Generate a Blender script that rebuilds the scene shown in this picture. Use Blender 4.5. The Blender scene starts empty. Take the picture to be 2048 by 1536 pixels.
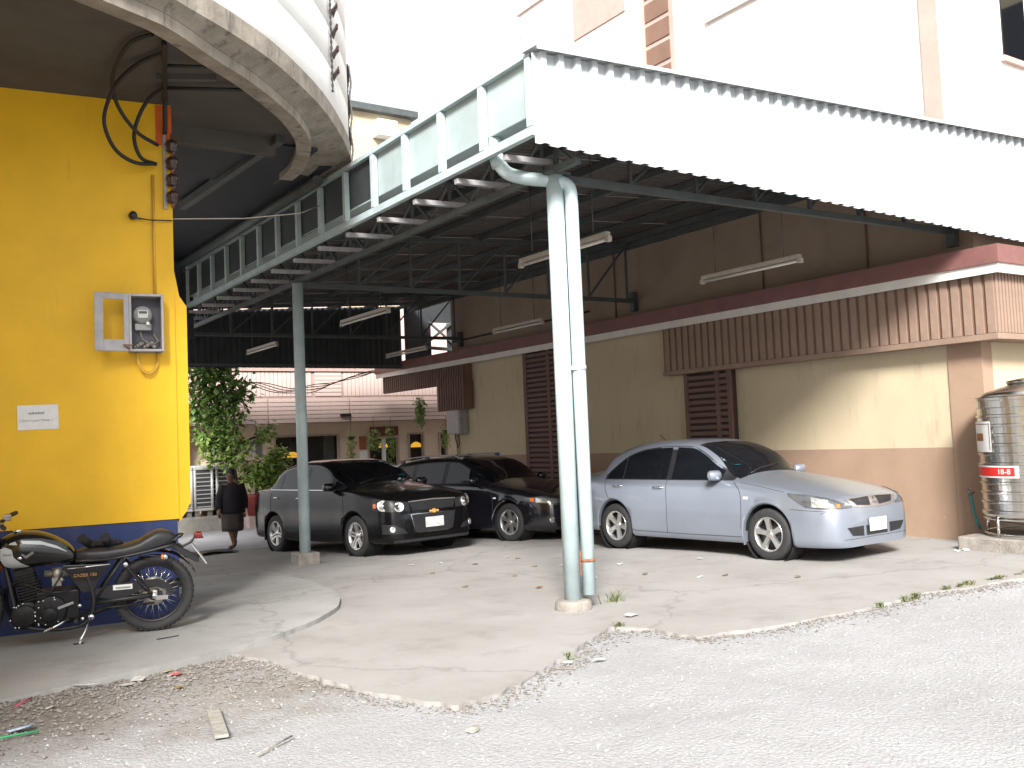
import bpy, bmesh, math, random
import numpy as np
from mathutils import Vector, Matrix
from mathutils.bvhtree import BVHTree
random.seed(7)
R = math.radians
scene = bpy.context.scene
COL = scene.collection

# ------------------------------------------------------------------ camera
CAM_Z = 1.55
yaw, pitch, roll = R(34.0), R(3.3), R(-2.4)
F_ = Vector((math.sin(yaw)*math.cos(pitch), math.cos(yaw)*math.cos(pitch), math.sin(pitch)))
R_ = Vector((math.cos(yaw), -math.sin(yaw), 0)); U_ = R_.cross(F_)
Rr = R_*math.cos(roll) + U_*math.sin(roll); Ur = -R_*math.sin(roll) + U_*math.cos(roll)
cam = bpy.data.cameras.new('camera'); camo = bpy.data.objects.new('camera', cam); COL.objects.link(camo)
m3 = Matrix((Rr, Ur, -F_)).transposed()
camo.matrix_world = Matrix.Translation((0, 0, CAM_Z)) @ m3.to_4x4()
cam.sensor_width = 36.0; cam.lens = 1900.0/2048*36; cam.clip_end = 2000; cam.clip_start = 0.05
scene.camera = camo

# ------------------------------------------------------------------ light
SUN_DIR = Vector((0.75, 1.0, -0.82)).normalized()
elev = math.asin(-SUN_DIR.z)
world = bpy.data.worlds.new('World'); scene.world = world; world.use_nodes = True
nt = world.node_tree; nt.nodes.clear()
wo = nt.nodes.new('ShaderNodeOutputWorld'); bg = nt.nodes.new('ShaderNodeBackground')
sky = nt.nodes.new('ShaderNodeTexSky'); sky.sky_type = 'NISHITA'; sky.sun_disc = False
sky.sun_elevation = elev; sky.sun_rotation = R(217); sky.dust_density = 6.0; sky.air_density = 1.0; sky.ozone_density = 1.0
hs = nt.nodes.new('ShaderNodeHueSaturation'); hs.inputs['Saturation'].default_value = 0.16
nt.links.new(sky.outputs[0], hs.inputs['Color'])
veil = nt.nodes.new('ShaderNodeMix'); veil.data_type = 'RGBA'; veil.inputs[0].default_value = 0.62      # thin even cloud over the sky
nt.links.new(hs.outputs[0], veil.inputs[6]); veil.inputs[7].default_value = (4.9, 4.95, 5.05, 1)
nt.links.new(veil.outputs[2], bg.inputs['Color'])
bg.inputs['Strength'].default_value = 0.086
nt.links.new(bg.outputs[0], wo.inputs['Surface'])
sl = bpy.data.lights.new('sun', 'SUN'); sl.energy = 3.3; sl.angle = R(15.0); sl.color = (1.0, 0.97, 0.93)
so = bpy.data.objects.new('sun', sl); COL.objects.link(so)
so.rotation_euler = SUN_DIR.to_track_quat('-Z', 'Y').to_euler(); so.location = (-12, -16, 16)
scene.view_settings.view_transform = 'Standard'; scene.view_settings.look = 'None'
scene.view_settings.exposure = 1.62; scene.view_settings.gamma = 1.0

# ------------------------------------------------------------------ materials
def mat(name, col, rough=0.6, metal=0.0, var=0.12, scale=6.0, bump=0.0, bscale=None, spec=0.5, col2=None,
        coat=0.0, emit=None, estr=0.0, stain=None, alpha=None, trans=0.0, c0=0.35, c1=0.65, detail=6.0, streak=None):
    m = bpy.data.materials.new(name); m.use_nodes = True
    n = m.node_tree; b = n.nodes['Principled BSDF']; L = n.links.new
    tc = n.nodes.new('ShaderNodeTexCoord'); src = tc.outputs['Object']
    nz = n.nodes.new('ShaderNodeTexNoise'); nz.inputs['Scale'].default_value = scale; nz.inputs['Detail'].default_value = detail
    nz.inputs['Roughness'].default_value = 0.62
    L(src, nz.inputs['Vector'])
    rp = n.nodes.new('ShaderNodeValToRGB'); L(nz.outputs['Fac'], rp.inputs['Fac'])
    c = Vector(col)
    if col2 is None:
        a = tuple(max(0, v*(1-var)) for v in c); d = tuple(min(1, v*(1+var)) for v in c)
    else: a, d = tuple(col), tuple(col2)
    rp.color_ramp.elements[0].position = c0; rp.color_ramp.elements[1].position = c1
    rp.color_ramp.elements[0].color = (*a, 1); rp.color_ramp.elements[1].color = (*d, 1)
    out = rp.outputs['Color']
    if stain:                                   # (colour, scale, threshold, amount)
        sc, ss, st, sa = stain
        n2 = n.nodes.new('ShaderNodeTexNoise'); n2.inputs['Scale'].default_value = ss; n2.inputs['Detail'].default_value = 8
        n2.inputs['Roughness'].default_value = 0.7
        if streak:
            mp = n.nodes.new('ShaderNodeMapping'); mp.inputs['Scale'].default_value = streak
            L(src, mp.inputs['Vector']); L(mp.outputs[0], n2.inputs['Vector'])
        else: L(src, n2.inputs['Vector'])
        r2 = n.nodes.new('ShaderNodeValToRGB'); L(n2.outputs['Fac'], r2.inputs['Fac'])
        r2.color_ramp.elements[0].position = st; r2.color_ramp.elements[1].position = min(1, st+0.14)
        r2.color_ramp.elements[0].color = (0, 0, 0, 1); r2.color_ramp.elements[1].color = (sa, sa, sa, 1)
        mx = n.nodes.new('ShaderNodeMix'); mx.data_type = 'RGBA'
        L(r2.outputs['Color'], mx.inputs[0]); L(out, mx.inputs[6]); mx.inputs[7].default_value = (*sc, 1)
        out = mx.outputs[2]
    L(out, b.inputs['Base Color'])
    b.inputs['Roughness'].default_value = rough; b.inputs['Metallic'].default_value = metal
    b.inputs['Specular IOR Level'].default_value = spec
    if coat: b.inputs['Coat Weight'].default_value = coat; b.inputs['Coat Roughness'].default_value = 0.05
    if trans: b.inputs['Transmission Weight'].default_value = trans
    if alpha is not None: b.inputs['Alpha'].default_value = alpha
    if emit: b.inputs['Emission Color'].default_value = (*emit, 1); b.inputs['Emission Strength'].default_value = estr
    if bump:
        nb = n.nodes.new('ShaderNodeTexNoise'); nb.inputs['Scale'].default_value = bscale or scale*6; nb.inputs['Detail'].default_value = 5
        L(src, nb.inputs['Vector'])
        bp = n.nodes.new('ShaderNodeBump'); bp.inputs['Strength'].default_value = bump; bp.inputs['Distance'].default_value = 0.02
        L(nb.outputs['Fac'], bp.inputs['Height']); L(bp.outputs[0], b.inputs['Normal'])
    return m

X = {}
X['yellow'] = mat('yellow_paint', (0.78, 0.455, 0.004), 0.55, var=0.05, scale=2.5, bump=0.08, bscale=60, stain=((0.36, 0.21, 0.02), 2.0, 0.60, 0.28), streak=(4, 4, 0.45))
X['blue'] = mat('blue_paint', (0.018, 0.034, 0.13), 0.5, var=0.15, scale=4, bump=0.06, bscale=60, stain=((0.09, 0.085, 0.09), 2.2, 0.54, 0.65))
X['orange'] = mat('orange_paint', (0.62, 0.11, 0.012), 0.6)
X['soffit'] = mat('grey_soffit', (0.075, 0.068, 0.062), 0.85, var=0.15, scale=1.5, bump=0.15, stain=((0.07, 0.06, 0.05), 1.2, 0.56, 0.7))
X['ringconc'] = mat('weathered_concrete', (0.27, 0.24, 0.20), 0.85, var=0.22, scale=4, bump=0.3, stain=((0.07, 0.06, 0.055), 3, 0.54, 0.75), streak=(3, 3, 0.6))
X['whitewall'] = mat('white_render', (0.74, 0.74, 0.72), 0.7, var=0.04, scale=2, bump=0.1, stain=((0.36, 0.36, 0.35), 2, 0.62, 0.5), streak=(2, 2, 0.6))
X['beige'] = mat('beige_render', (0.46, 0.385, 0.265), 0.75, var=0.05, scale=1.3, bump=0.12, bscale=50, stain=((0.30, 0.235, 0.155), 1.6, 0.55, 0.5), streak=(3, 3, 0.6))
X['shadewall'] = mat('shaded_beige_render', (0.25, 0.19, 0.14), 0.8, var=0.08, scale=1.3, bump=0.12, bscale=50, stain=((0.16, 0.12, 0.09), 1.5, 0.56, 0.5))  # beige wall with the shade under the carport roof darkened into it
X['brownband'] = mat('brown_render', (0.295, 0.20, 0.14), 0.75, var=0.06, scale=2, bump=0.12, bscale=50, stain=((0.50, 0.43, 0.34), 5.0, 0.64, 0.6))
X['upwhite'] = mat('cream_render', (0.76, 0.735, 0.69), 0.75, var=0.04, scale=1, bump=0.1, stain=((0.46, 0.43, 0.39), 1.4, 0.56, 0.5), streak=(2, 2, 0.3))
X['pinkband'] = mat('pink_brown_paint', (0.44, 0.30, 0.26), 0.7, var=0.08, scale=3)
X['eave'] = mat('maroon_fascia', (0.17, 0.075, 0.068), 0.6, var=0.12, scale=3, bump=0.08, stain=((0.15, 0.08, 0.07), 2, 0.58, 0.5))
X['eavewhite'] = mat('white_soffit_trim', (0.62, 0.59, 0.55), 0.7, var=0.06, scale=3)
X['batten'] = mat('brown_batten', (0.235, 0.16, 0.12), 0.7, var=0.10, scale=3, bump=0.1)
X['battenback'] = mat('brown_batten_backing', (0.17, 0.10, 0.07), 0.8, var=0.10, scale=3)
X['louver'] = mat('dark_brown_louver', (0.13, 0.075, 0.06), 0.7, var=0.12, scale=3)
X['slot'] = mat('louver_slot_dark', (0.035, 0.022, 0.02), 0.9)
X['paintsteel'] = mat('pale_blue_steel', (0.38, 0.465, 0.48), 0.45, var=0.10, scale=4, stain=((0.17, 0.11, 0.07), 6, 0.66, 0.75), bump=0.04)
X['pvc'] = mat('pale_blue_pipe', (0.42, 0.53, 0.55), 0.35, var=0.06, scale=4, stain=((0.24, 0.27, 0.26), 4, 0.58, 0.6), streak=(3, 3, 0.5))
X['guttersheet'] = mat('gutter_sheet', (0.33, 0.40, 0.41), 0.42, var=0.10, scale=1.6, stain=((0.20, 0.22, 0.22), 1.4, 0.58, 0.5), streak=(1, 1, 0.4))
X['trusssteel'] = mat('grey_truss_steel', (0.06, 0.07, 0.07), 0.5, var=0.15, scale=4, stain=((0.10, 0.06, 0.04), 5, 0.62, 0.6))
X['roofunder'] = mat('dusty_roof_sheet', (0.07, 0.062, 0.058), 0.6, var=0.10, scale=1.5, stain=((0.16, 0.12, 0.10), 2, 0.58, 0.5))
X['fasciawhite'] = mat('white_metal_sheet', (0.43, 0.46, 0.48), 0.4, var=0.03, scale=2, stain=((0.27, 0.28, 0.285), 2.2, 0.56, 0.5), streak=(3, 3, 0.25))
X['darksheet'] = mat('dark_and_shaded_sheet', (0.03, 0.034, 0.037), 0.55, var=0.2, scale=2)  # rear sheets; also the shade painted on the far gutter sheets
X['navyshade'] = mat('painted_navy_shade', (0.013, 0.014, 0.022), 0.6, var=0.2, scale=2)  # near-black colour standing in for deep shade under the overhang
X['footing'] = mat('concrete_footing', (0.23, 0.21, 0.185), 0.9, var=0.2, scale=9, bump=0.6, stain=((0.14, 0.10, 0.08), 8, 0.55, 0.6))
X['rust'] = mat('rust', (0.22, 0.09, 0.045), 0.8, var=0.3, scale=20)
X['black'] = mat('black_plastic', (0.014, 0.014, 0.016), 0.45, var=0.2)
X['rubber'] = mat('tyre_rubber', (0.022, 0.022, 0.023), 0.75, var=0.25, scale=15, bump=0.2)
X['wellblack'] = mat('wheel_well_black', (0.006, 0.006, 0.007), 0.9)
X['chrome'] = mat('chrome', (0.78, 0.78, 0.80), 0.12, metal=1.0, var=0.03)
X['alloy'] = mat('alloy_wheel', (0.62, 0.61, 0.60), 0.30, metal=0.9, var=0.08, scale=12)
X['alloydark'] = mat('alloy_recess', (0.05, 0.05, 0.055), 0.5, metal=0.4)
X['silverpaint'] = mat('silver_blue_paint', (0.29, 0.322, 0.382), 0.30, metal=0.6, var=0.04, scale=2, coat=0.5, stain=((0.36, 0.34, 0.31), 3, 0.62, 0.3))
X['greypaint'] = mat('dark_grey_metallic', (0.024, 0.023, 0.024), 0.20, metal=0.85, var=0.1, spec=0.3, coat=0.25)
X['blackpaint'] = mat('black_car_paint', (0.010, 0.010, 0.014), 0.18, metal=0.2, var=0.1, coat=0.8)
X['glass'] = mat('tinted_glass', (0.006, 0.007, 0.009), 0.05, var=0.1, spec=0.35)
X['seam'] = mat('panel_gap', (0.03, 0.032, 0.036), 0.8)
X['lampglass'] = mat('headlamp_reflector', (0.62, 0.62, 0.60), 0.12, metal=0.7, var=0.3, scale=24)
X['lampdark'] = mat('headlamp_housing', (0.10, 0.105, 0.11), 0.15, metal=0.3, var=0.3, scale=14)
X['amber'] = mat('amber_lens', (0.75, 0.16, 0.015), 0.2, var=0.1)
X['red'] = mat('red_lens', (0.16, 0.012, 0.01), 0.25, var=0.1)
X['plate'] = mat('number_plate_white', (0.36, 0.36, 0.35), 0.45, col2=(0.52, 0.52, 0.51), scale=9)
X['paper'] = mat('white_paper', (0.72, 0.73, 0.72), 0.6, var=0.05, scale=14, bump=0.1)
X['ink'] = mat('faded_ink', (0.30, 0.30, 0.31), 0.8)
X['greymetal'] = mat('grey_enamel_metal', (0.34, 0.33, 0.34), 0.5, metal=0.2, var=0.12, scale=9, stain=((0.16, 0.10, 0.08), 9, 0.68, 0.5))
X['boxinside'] = mat('dark_box_inside', (0.07, 0.07, 0.085), 0.6)
X['meter'] = mat('meter_casing', (0.30, 0.31, 0.31), 0.4, var=0.15)
X['dial'] = mat('meter_dial', (0.68, 0.70, 0.66), 0.4, var=0.1)
X['clear'] = mat('clear_glass', (0.08, 0.085, 0.085), 0.04, alpha=0.16, spec=0.6)
X['cable'] = mat('black_cable', (0.012, 0.012, 0.013), 0.6)
X['insul'] = mat('brown_insulator', (0.05, 0.025, 0.02), 0.15, var=0.2)
X['ycable'] = mat('painted_yellow_cable', (0.62, 0.38, 0.05), 0.5)
X['tube'] = mat('fluorescent_tube_off', (0.60, 0.58, 0.54), 0.3, var=0.04)
X['fixture'] = mat('lamp_fixture_enamel', (0.42, 0.38, 0.33), 0.5, var=0.1)
X['steel'] = mat('stainless_steel', (0.66, 0.64, 0.60), 0.26, metal=1.0, var=0.1, scale=3, bump=0.03, bscale=9, stain=((0.42, 0.40, 0.36), 3, 0.55, 0.6), streak=(3, 3, 0.5))
X['hose'] = mat('teal_hose', (0.02, 0.22, 0.25), 0.4)
X['signred'] = mat('sign_red', (0.62, 0.025, 0.02), 0.4, var=0.06)
X['signwhite'] = mat('sign_white', (0.74, 0.74, 0.73), 0.4, var=0.04)
X['shopwall'] = mat('shop_cream_wall', (0.66, 0.53, 0.42), 0.75, var=0.06, scale=1.5, stain=((0.42, 0.30, 0.21), 1.5, 0.58, 0.5))
X['palepink'] = mat('pale_pink_render', (0.74, 0.63, 0.58), 0.75, var=0.04, scale=2)
X['slat'] = mat('pink_slat', (0.50, 0.385, 0.35), 0.65, var=0.06, scale=2)
X['slatback'] = mat('slat_backing', (0.34, 0.245, 0.215), 0.8)
X['frame'] = mat('window_frame', (0.42, 0.33, 0.27), 0.6)
X['curtain'] = mat('grey_green_curtain', (0.10, 0.12, 0.10), 0.9, var=0.25, scale=8)
X['interior'] = mat('dark_interior', (0.02, 0.017, 0.015), 0.8)
X['lampshade'] = mat('yellow_lampshade', (0.75, 0.38, 0.03), 0.6, emit=(1.0, 0.5, 0.05), estr=0.35)
X['signbrown'] = mat('dark_red_sign', (0.15, 0.03, 0.025), 0.6)
X['signorange'] = mat('orange_sign', (0.42, 0.14, 0.04), 0.6, col2=(0.18, 0.06, 0.03), scale=30)
X['bark'] = mat('bark', (0.09, 0.065, 0.045), 0.9, var=0.35, scale=9, bump=0.7)
X['leaf'] = mat('leaf_green', (0.075, 0.15, 0.03), 0.5, col2=(0.20, 0.33, 0.07), scale=3)
X['leafpale'] = mat('leaf_pale_green', (0.16, 0.27, 0.05), 0.5, col2=(0.30, 0.40, 0.10), scale=5)
X['grass'] = mat('weed_green', (0.07, 0.10, 0.035), 0.6, col2=(0.19, 0.18, 0.09), scale=12)
X['potred'] = mat('dark_red_pot', (0.24, 0.045, 0.04), 0.4, var=0.2)
X['ac'] = mat('condenser_casing', (0.62, 0.62, 0.61), 0.45, metal=0.2, var=0.12, scale=4, stain=((0.28, 0.26, 0.24), 3, 0.56, 0.6))
X['acdark'] = mat('condenser_coil', (0.06, 0.06, 0.065), 0.6)
X['skin'] = mat('skin', (0.17, 0.085, 0.055), 0.55, var=0.08)
X['hair'] = mat('dark_hair', (0.010, 0.008, 0.008), 0.6)
X['blouse'] = mat('dark_blouse', (0.010, 0.008, 0.013), 0.85, var=0.3, scale=9, bump=0.2)
X['skirt'] = mat('grey_brown_skirt', (0.060, 0.050, 0.047), 0.9, var=0.15, scale=14, bump=0.15)
X['sandal'] = mat('blue_sandal', (0.012, 0.022, 0.07), 0.6)
X['seatleather'] = mat('black_vinyl', (0.022, 0.022, 0.025), 0.45, var=0.15, scale=30, bump=0.1)
X['tankblack'] = mat('black_tank_enamel', (0.012, 0.012, 0.014), 0.16, var=0.1, coat=0.7)
X['tankwhite'] = mat('pale_grey_enamel', (0.52, 0.56, 0.57), 0.2, coat=0.5, var=0.03)
X['enginedark'] = mat('black_engine_casting', (0.020, 0.020, 0.022), 0.4, metal=0.4, var=0.3, scale=20, bump=0.15)
X['castalu'] = mat('cast_aluminium', (0.40, 0.38, 0.35), 0.45, metal=0.7, var=0.2, scale=20)
X['gold'] = mat('gold_lettering', (0.48, 0.26, 0.07), 0.5)
X['glove'] = mat('black_knit_glove', (0.016, 0.016, 0.018), 0.9, bump=0.4, bscale=150)
X['road'] = mat('pale_road', (0.36, 0.36, 0.385), 0.85, var=0.08, scale=3, bump=0.3, bscale=90)
X['kerbpink'] = mat('faded_pink_kerb', (0.48, 0.38, 0.36), 0.85, var=0.12, scale=5, bump=0.3, stain=((0.30, 0.27, 0.25), 4, 0.58, 0.6))
X['kerbgrey'] = mat('stained_kerb', (0.40, 0.38, 0.34), 0.9, var=0.15, scale=5, bump=0.4, stain=((0.18, 0.17, 0.15), 4, 0.56, 0.7), streak=(3, 3, 0.5))

# ------------------------------------------------------------------ mesh building
class MB:
    def __init__(s): s.v = []; s.f = []; s.sm = []
    def add(s, vs, fs, smooth=False):
        o = len(s.v); s.v += [tuple(v) for v in vs]; s.f += [tuple(i+o for i in f) for f in fs]; s.sm += [smooth]*len(fs); return s
    def box(s, a, b):
        (x0, y0, z0), (x1, y1, z1) = a, b
        return s.add([(x0,y0,z0),(x1,y0,z0),(x1,y1,z0),(x0,y1,z0),(x0,y0,z1),(x1,y0,z1),(x1,y1,z1),(x0,y1,z1)],
              [(0,3,2,1),(4,5,6,7),(0,1,5,4),(1,2,6,5),(2,3,7,6),(3,0,4,7)])
    def cbox(s, c, h): return s.box(tuple(c[i]-h[i] for i in range(3)), tuple(c[i]+h[i] for i in range(3)))
    def bar(s, p, q, w, h=None, up=(0, 0, 1)):      # rectangular bar between two points
        h = h or w; p, q = Vector(p), Vector(q); d = (q-p).normalized(); up = Vector(up)
        if abs(d.dot(up)) > 0.98: up = Vector((1, 0, 0))
        r = d.cross(up).normalized(); u = r.cross(d)
        vs = []
        for e in (p, q):
            for a, b in ((-1,-1),(1,-1),(1,1),(-1,1)): vs.append(e + r*(a*w/2) + u*(b*h/2))
        return s.add(vs, [(3,2,1,0),(4,5,6,7),(0,1,5,4),(1,2,6,5),(2,3,7,6),(3,0,4,7)])
    def tube(s, pts, r, n=10, caps=True, closed=False):
        pts = [Vector(p) for p in pts]; k = len(pts)
        rs = r if isinstance(r, (list, tuple)) else [r]*k
        vs = []; prev = None
        for i, p in enumerate(pts):
            if closed: t = pts[(i+1) % k]-pts[i-1]
            elif i == 0: t = pts[1]-p
            elif i == k-1: t = p-pts[i-1]
            else: t = (pts[i+1]-p).normalized()+(p-pts[i-1]).normalized()
            t.normalize()
            if prev is None:
                a = Vector((0, 0, 1)) if abs(t.z) < 0.9 else Vector((1, 0, 0)); nrm = t.cross(a).normalized()
            else:
                nrm = prev - t*prev.dot(t)
                nrm = nrm.normalized() if nrm.length > 1e-6 else t.orthogonal().normalized()
            prev = nrm; b = t.cross(nrm)
            for j in range(n):
                a = 2*math.pi*j/n; vs.append(p + (nrm*math.cos(a)+b*math.sin(a))*rs[i])
        fs = []
        for i in range(k if closed else k-1):
            for j in range(n):
                a = i*n+j; b2 = i*n+(j+1) % n; c = ((i+1) % k)*n+(j+1) % n; d = ((i+1) % k)*n+j; fs.append((a, b2, c, d))
        s.add(vs, fs, True)
        if caps and not closed:
            o = len(s.v)-len(vs); s.f += [tuple(range(o+n-1, o-1, -1)), tuple(range(o+(k-1)*n, o+k*n))]; s.sm += [False, False]
        return s
    def lathe(s, prof, c=(0, 0, 0), axis='z', n=24, smooth=True, caps=True):
        vs = []; c = Vector(c)
        for (r, h) in prof:
            for j in range(n):
                a = 2*math.pi*j/n; x, y = r*math.cos(a), r*math.sin(a)
                v = {'z': (x, y, h), 'y': (x, h, y), 'x': (h, x, y)}[axis]; vs.append(c+Vector(v))
        k = len(prof); fs = [(i*n+j, i*n+(j+1) % n, (i+1)*n+(j+1) % n, (i+1)*n+j) for i in range(k-1) for j in range(n)]
        s.add(vs, fs, smooth); o = len(s.v)-len(vs)
        if not caps: return s
        if prof[0][0] > 1e-5: s.f.append(tuple(range(o+n-1, o-1, -1))); s.sm.append(False)
        if prof[-1][0] > 1e-5: s.f.append(tuple(range(o+(k-1)*n, o+k*n))); s.sm.append(False)
        return s
    def prism(s, poly, z0, z1, plane='xy'):
        n = len(poly); vs = []
        for h in (z0, z1):
            for (a, b) in poly: vs.append({'xy': (a, b, h), 'xz': (a, h, b), 'yz': (h, a, b)}[plane])
        return s.add(vs, [tuple(range(n-1, -1, -1)), tuple(range(n, 2*n))]+[(i, (i+1) % n, n+(i+1) % n, n+i) for i in range(n)])
    def sphere(s, c, r, n=12, sc=(1, 1, 1)):
        k = n//2; c = Vector(c); vs = []
        for i in range(k+1):
            t = math.pi*i/k
            for j in range(n):
                a = 2*math.pi*j/n; vs.append(c+Vector((r*sc[0]*math.sin(t)*math.cos(a), r*sc[1]*math.sin(t)*math.sin(a), r*sc[2]*math.cos(t))))
        return s.add(vs, [(i*n+j, i*n+(j+1) % n, (i+1)*n+(j+1) % n, (i+1)*n+j) for i in range(k) for j in range(n)], True)
    def grid(s, rows, smooth=True, flip=False):      # rows: list of equal-length vertex lists
        k, n = len(rows), len(rows[0]); vs = [v for r in rows for v in r]
        fs = [(i*n+j, i*n+j+1, (i+1)*n+j+1, (i+1)*n+j) for i in range(k-1) for j in range(n-1)]
        if flip: fs = [f[::-1] for f in fs]
        return s.add(vs, fs, smooth)
    def xf(s, M, start=0):
        s.v[start:] = [tuple(M @ Vector(v)) for v in s.v[start:]]; return s
    def mesh(s, name, m, off=(0, 0, 0)):
        me = bpy.data.meshes.new(name)
        me.from_pydata([(v[0]-off[0], v[1]-off[1], v[2]-off[2]) for v in s.v], [], s.f)
        me.polygons.foreach_set('use_smooth', s.sm); me.materials.append(X[m] if isinstance(m, str) else m); me.validate(); me.update(); return me
    def build(s, name, m, parent=None, bevel=0.0, world=False, fix=True):
        root = parent
        while root is not None and root.parent is not None: root = root.parent
        off = tuple(root.location) if (world and root is not None) else (0, 0, 0)
        me = s.mesh(name, m, off)
        if fix:
            bm = bmesh.new(); bm.from_mesh(me); bmesh.ops.remove_doubles(bm, verts=bm.verts, dist=1e-5); bmesh.ops.recalc_face_normals(bm, faces=bm.faces); bm.to_mesh(me); bm.free()
        o = bpy.data.objects.new(name, me); COL.objects.link(o)
        if parent is not None: o.parent = parent
        if bevel:
            b = o.modifiers.new('bevel', 'BEVEL'); b.width = bevel; b.segments = 2; b.limit_method = 'ANGLE'; b.angle_limit = R(40)
        return o

def tag(o, label, cat=None, group=None, kind=None):
    if label: o['label'] = label
    if cat: o['category'] = cat
    if group: o['group'] = group
    if kind: o['kind'] = kind
    return o
def thing(name, label, cat, loc=(0, 0, 0), rz=0.0, group=None):
    o = bpy.data.objects.new(name, None); COL.objects.link(o); o.location = loc; o.rotation_euler = (0, 0, rz)
    o.empty_display_size = 0.2
    return tag(o, label, cat, group)
def share(name, me, parent, loc=(0, 0, 0), rot=(0, 0, 0), scale=(1, 1, 1)):
    o = bpy.data.objects.new(name, me); COL.objects.link(o); o.parent = parent; o.location = loc; o.rotation_euler = rot; o.scale = scale; return o
def copy_tree(o, parent=None):
    c = o.copy(); COL.objects.link(c); c.parent = parent
    for ch in list(o.children): copy_tree(ch, c)
    return c
def text_obj(name, body, size, m, parent, loc, rot, extrude=0.0008):
    cu = bpy.data.curves.new(name, 'FONT'); cu.body = body; cu.size = size; cu.align_x = 'CENTER'; cu.align_y = 'CENTER'; cu.extrude = extrude
    tmp = bpy.data.objects.new(name+'_tmp', cu); COL.objects.link(tmp)
    me = bpy.data.meshes.new_from_object(tmp.evaluated_get(bpy.context.evaluated_depsgraph_get()))
    bpy.data.objects.remove(tmp); me.materials.clear(); me.materials.append(X[m]); me.name = name
    o = bpy.data.objects.new(name, me); COL.objects.link(o); o.parent = parent; o.location = loc; o.rotation_euler = rot; return o
def smooth_curve(pts, n):          # Catmull-Rom through points
    P = [Vector(p) for p in pts]; P = [P[0]*2-P[1]]+P+[P[-1]*2-P[-2]]; out = []
    segs = len(P)-3
    for i in range(n):
        t = i/(n-1)*segs; k = min(int(t), segs-1); u = t-k; a, b, c, d = P[k:k+4]
        out.append(0.5*((2*b)+(c-a)*u+(2*a-5*b+4*c-d)*u*u+(3*b-a-3*c+d)*u**3))
    return out
def gz(y):                          # the lot falls gently away from the street
    return 0.0 if y < 9 else -0.03*(min(y, 19.0)-9)

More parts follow.
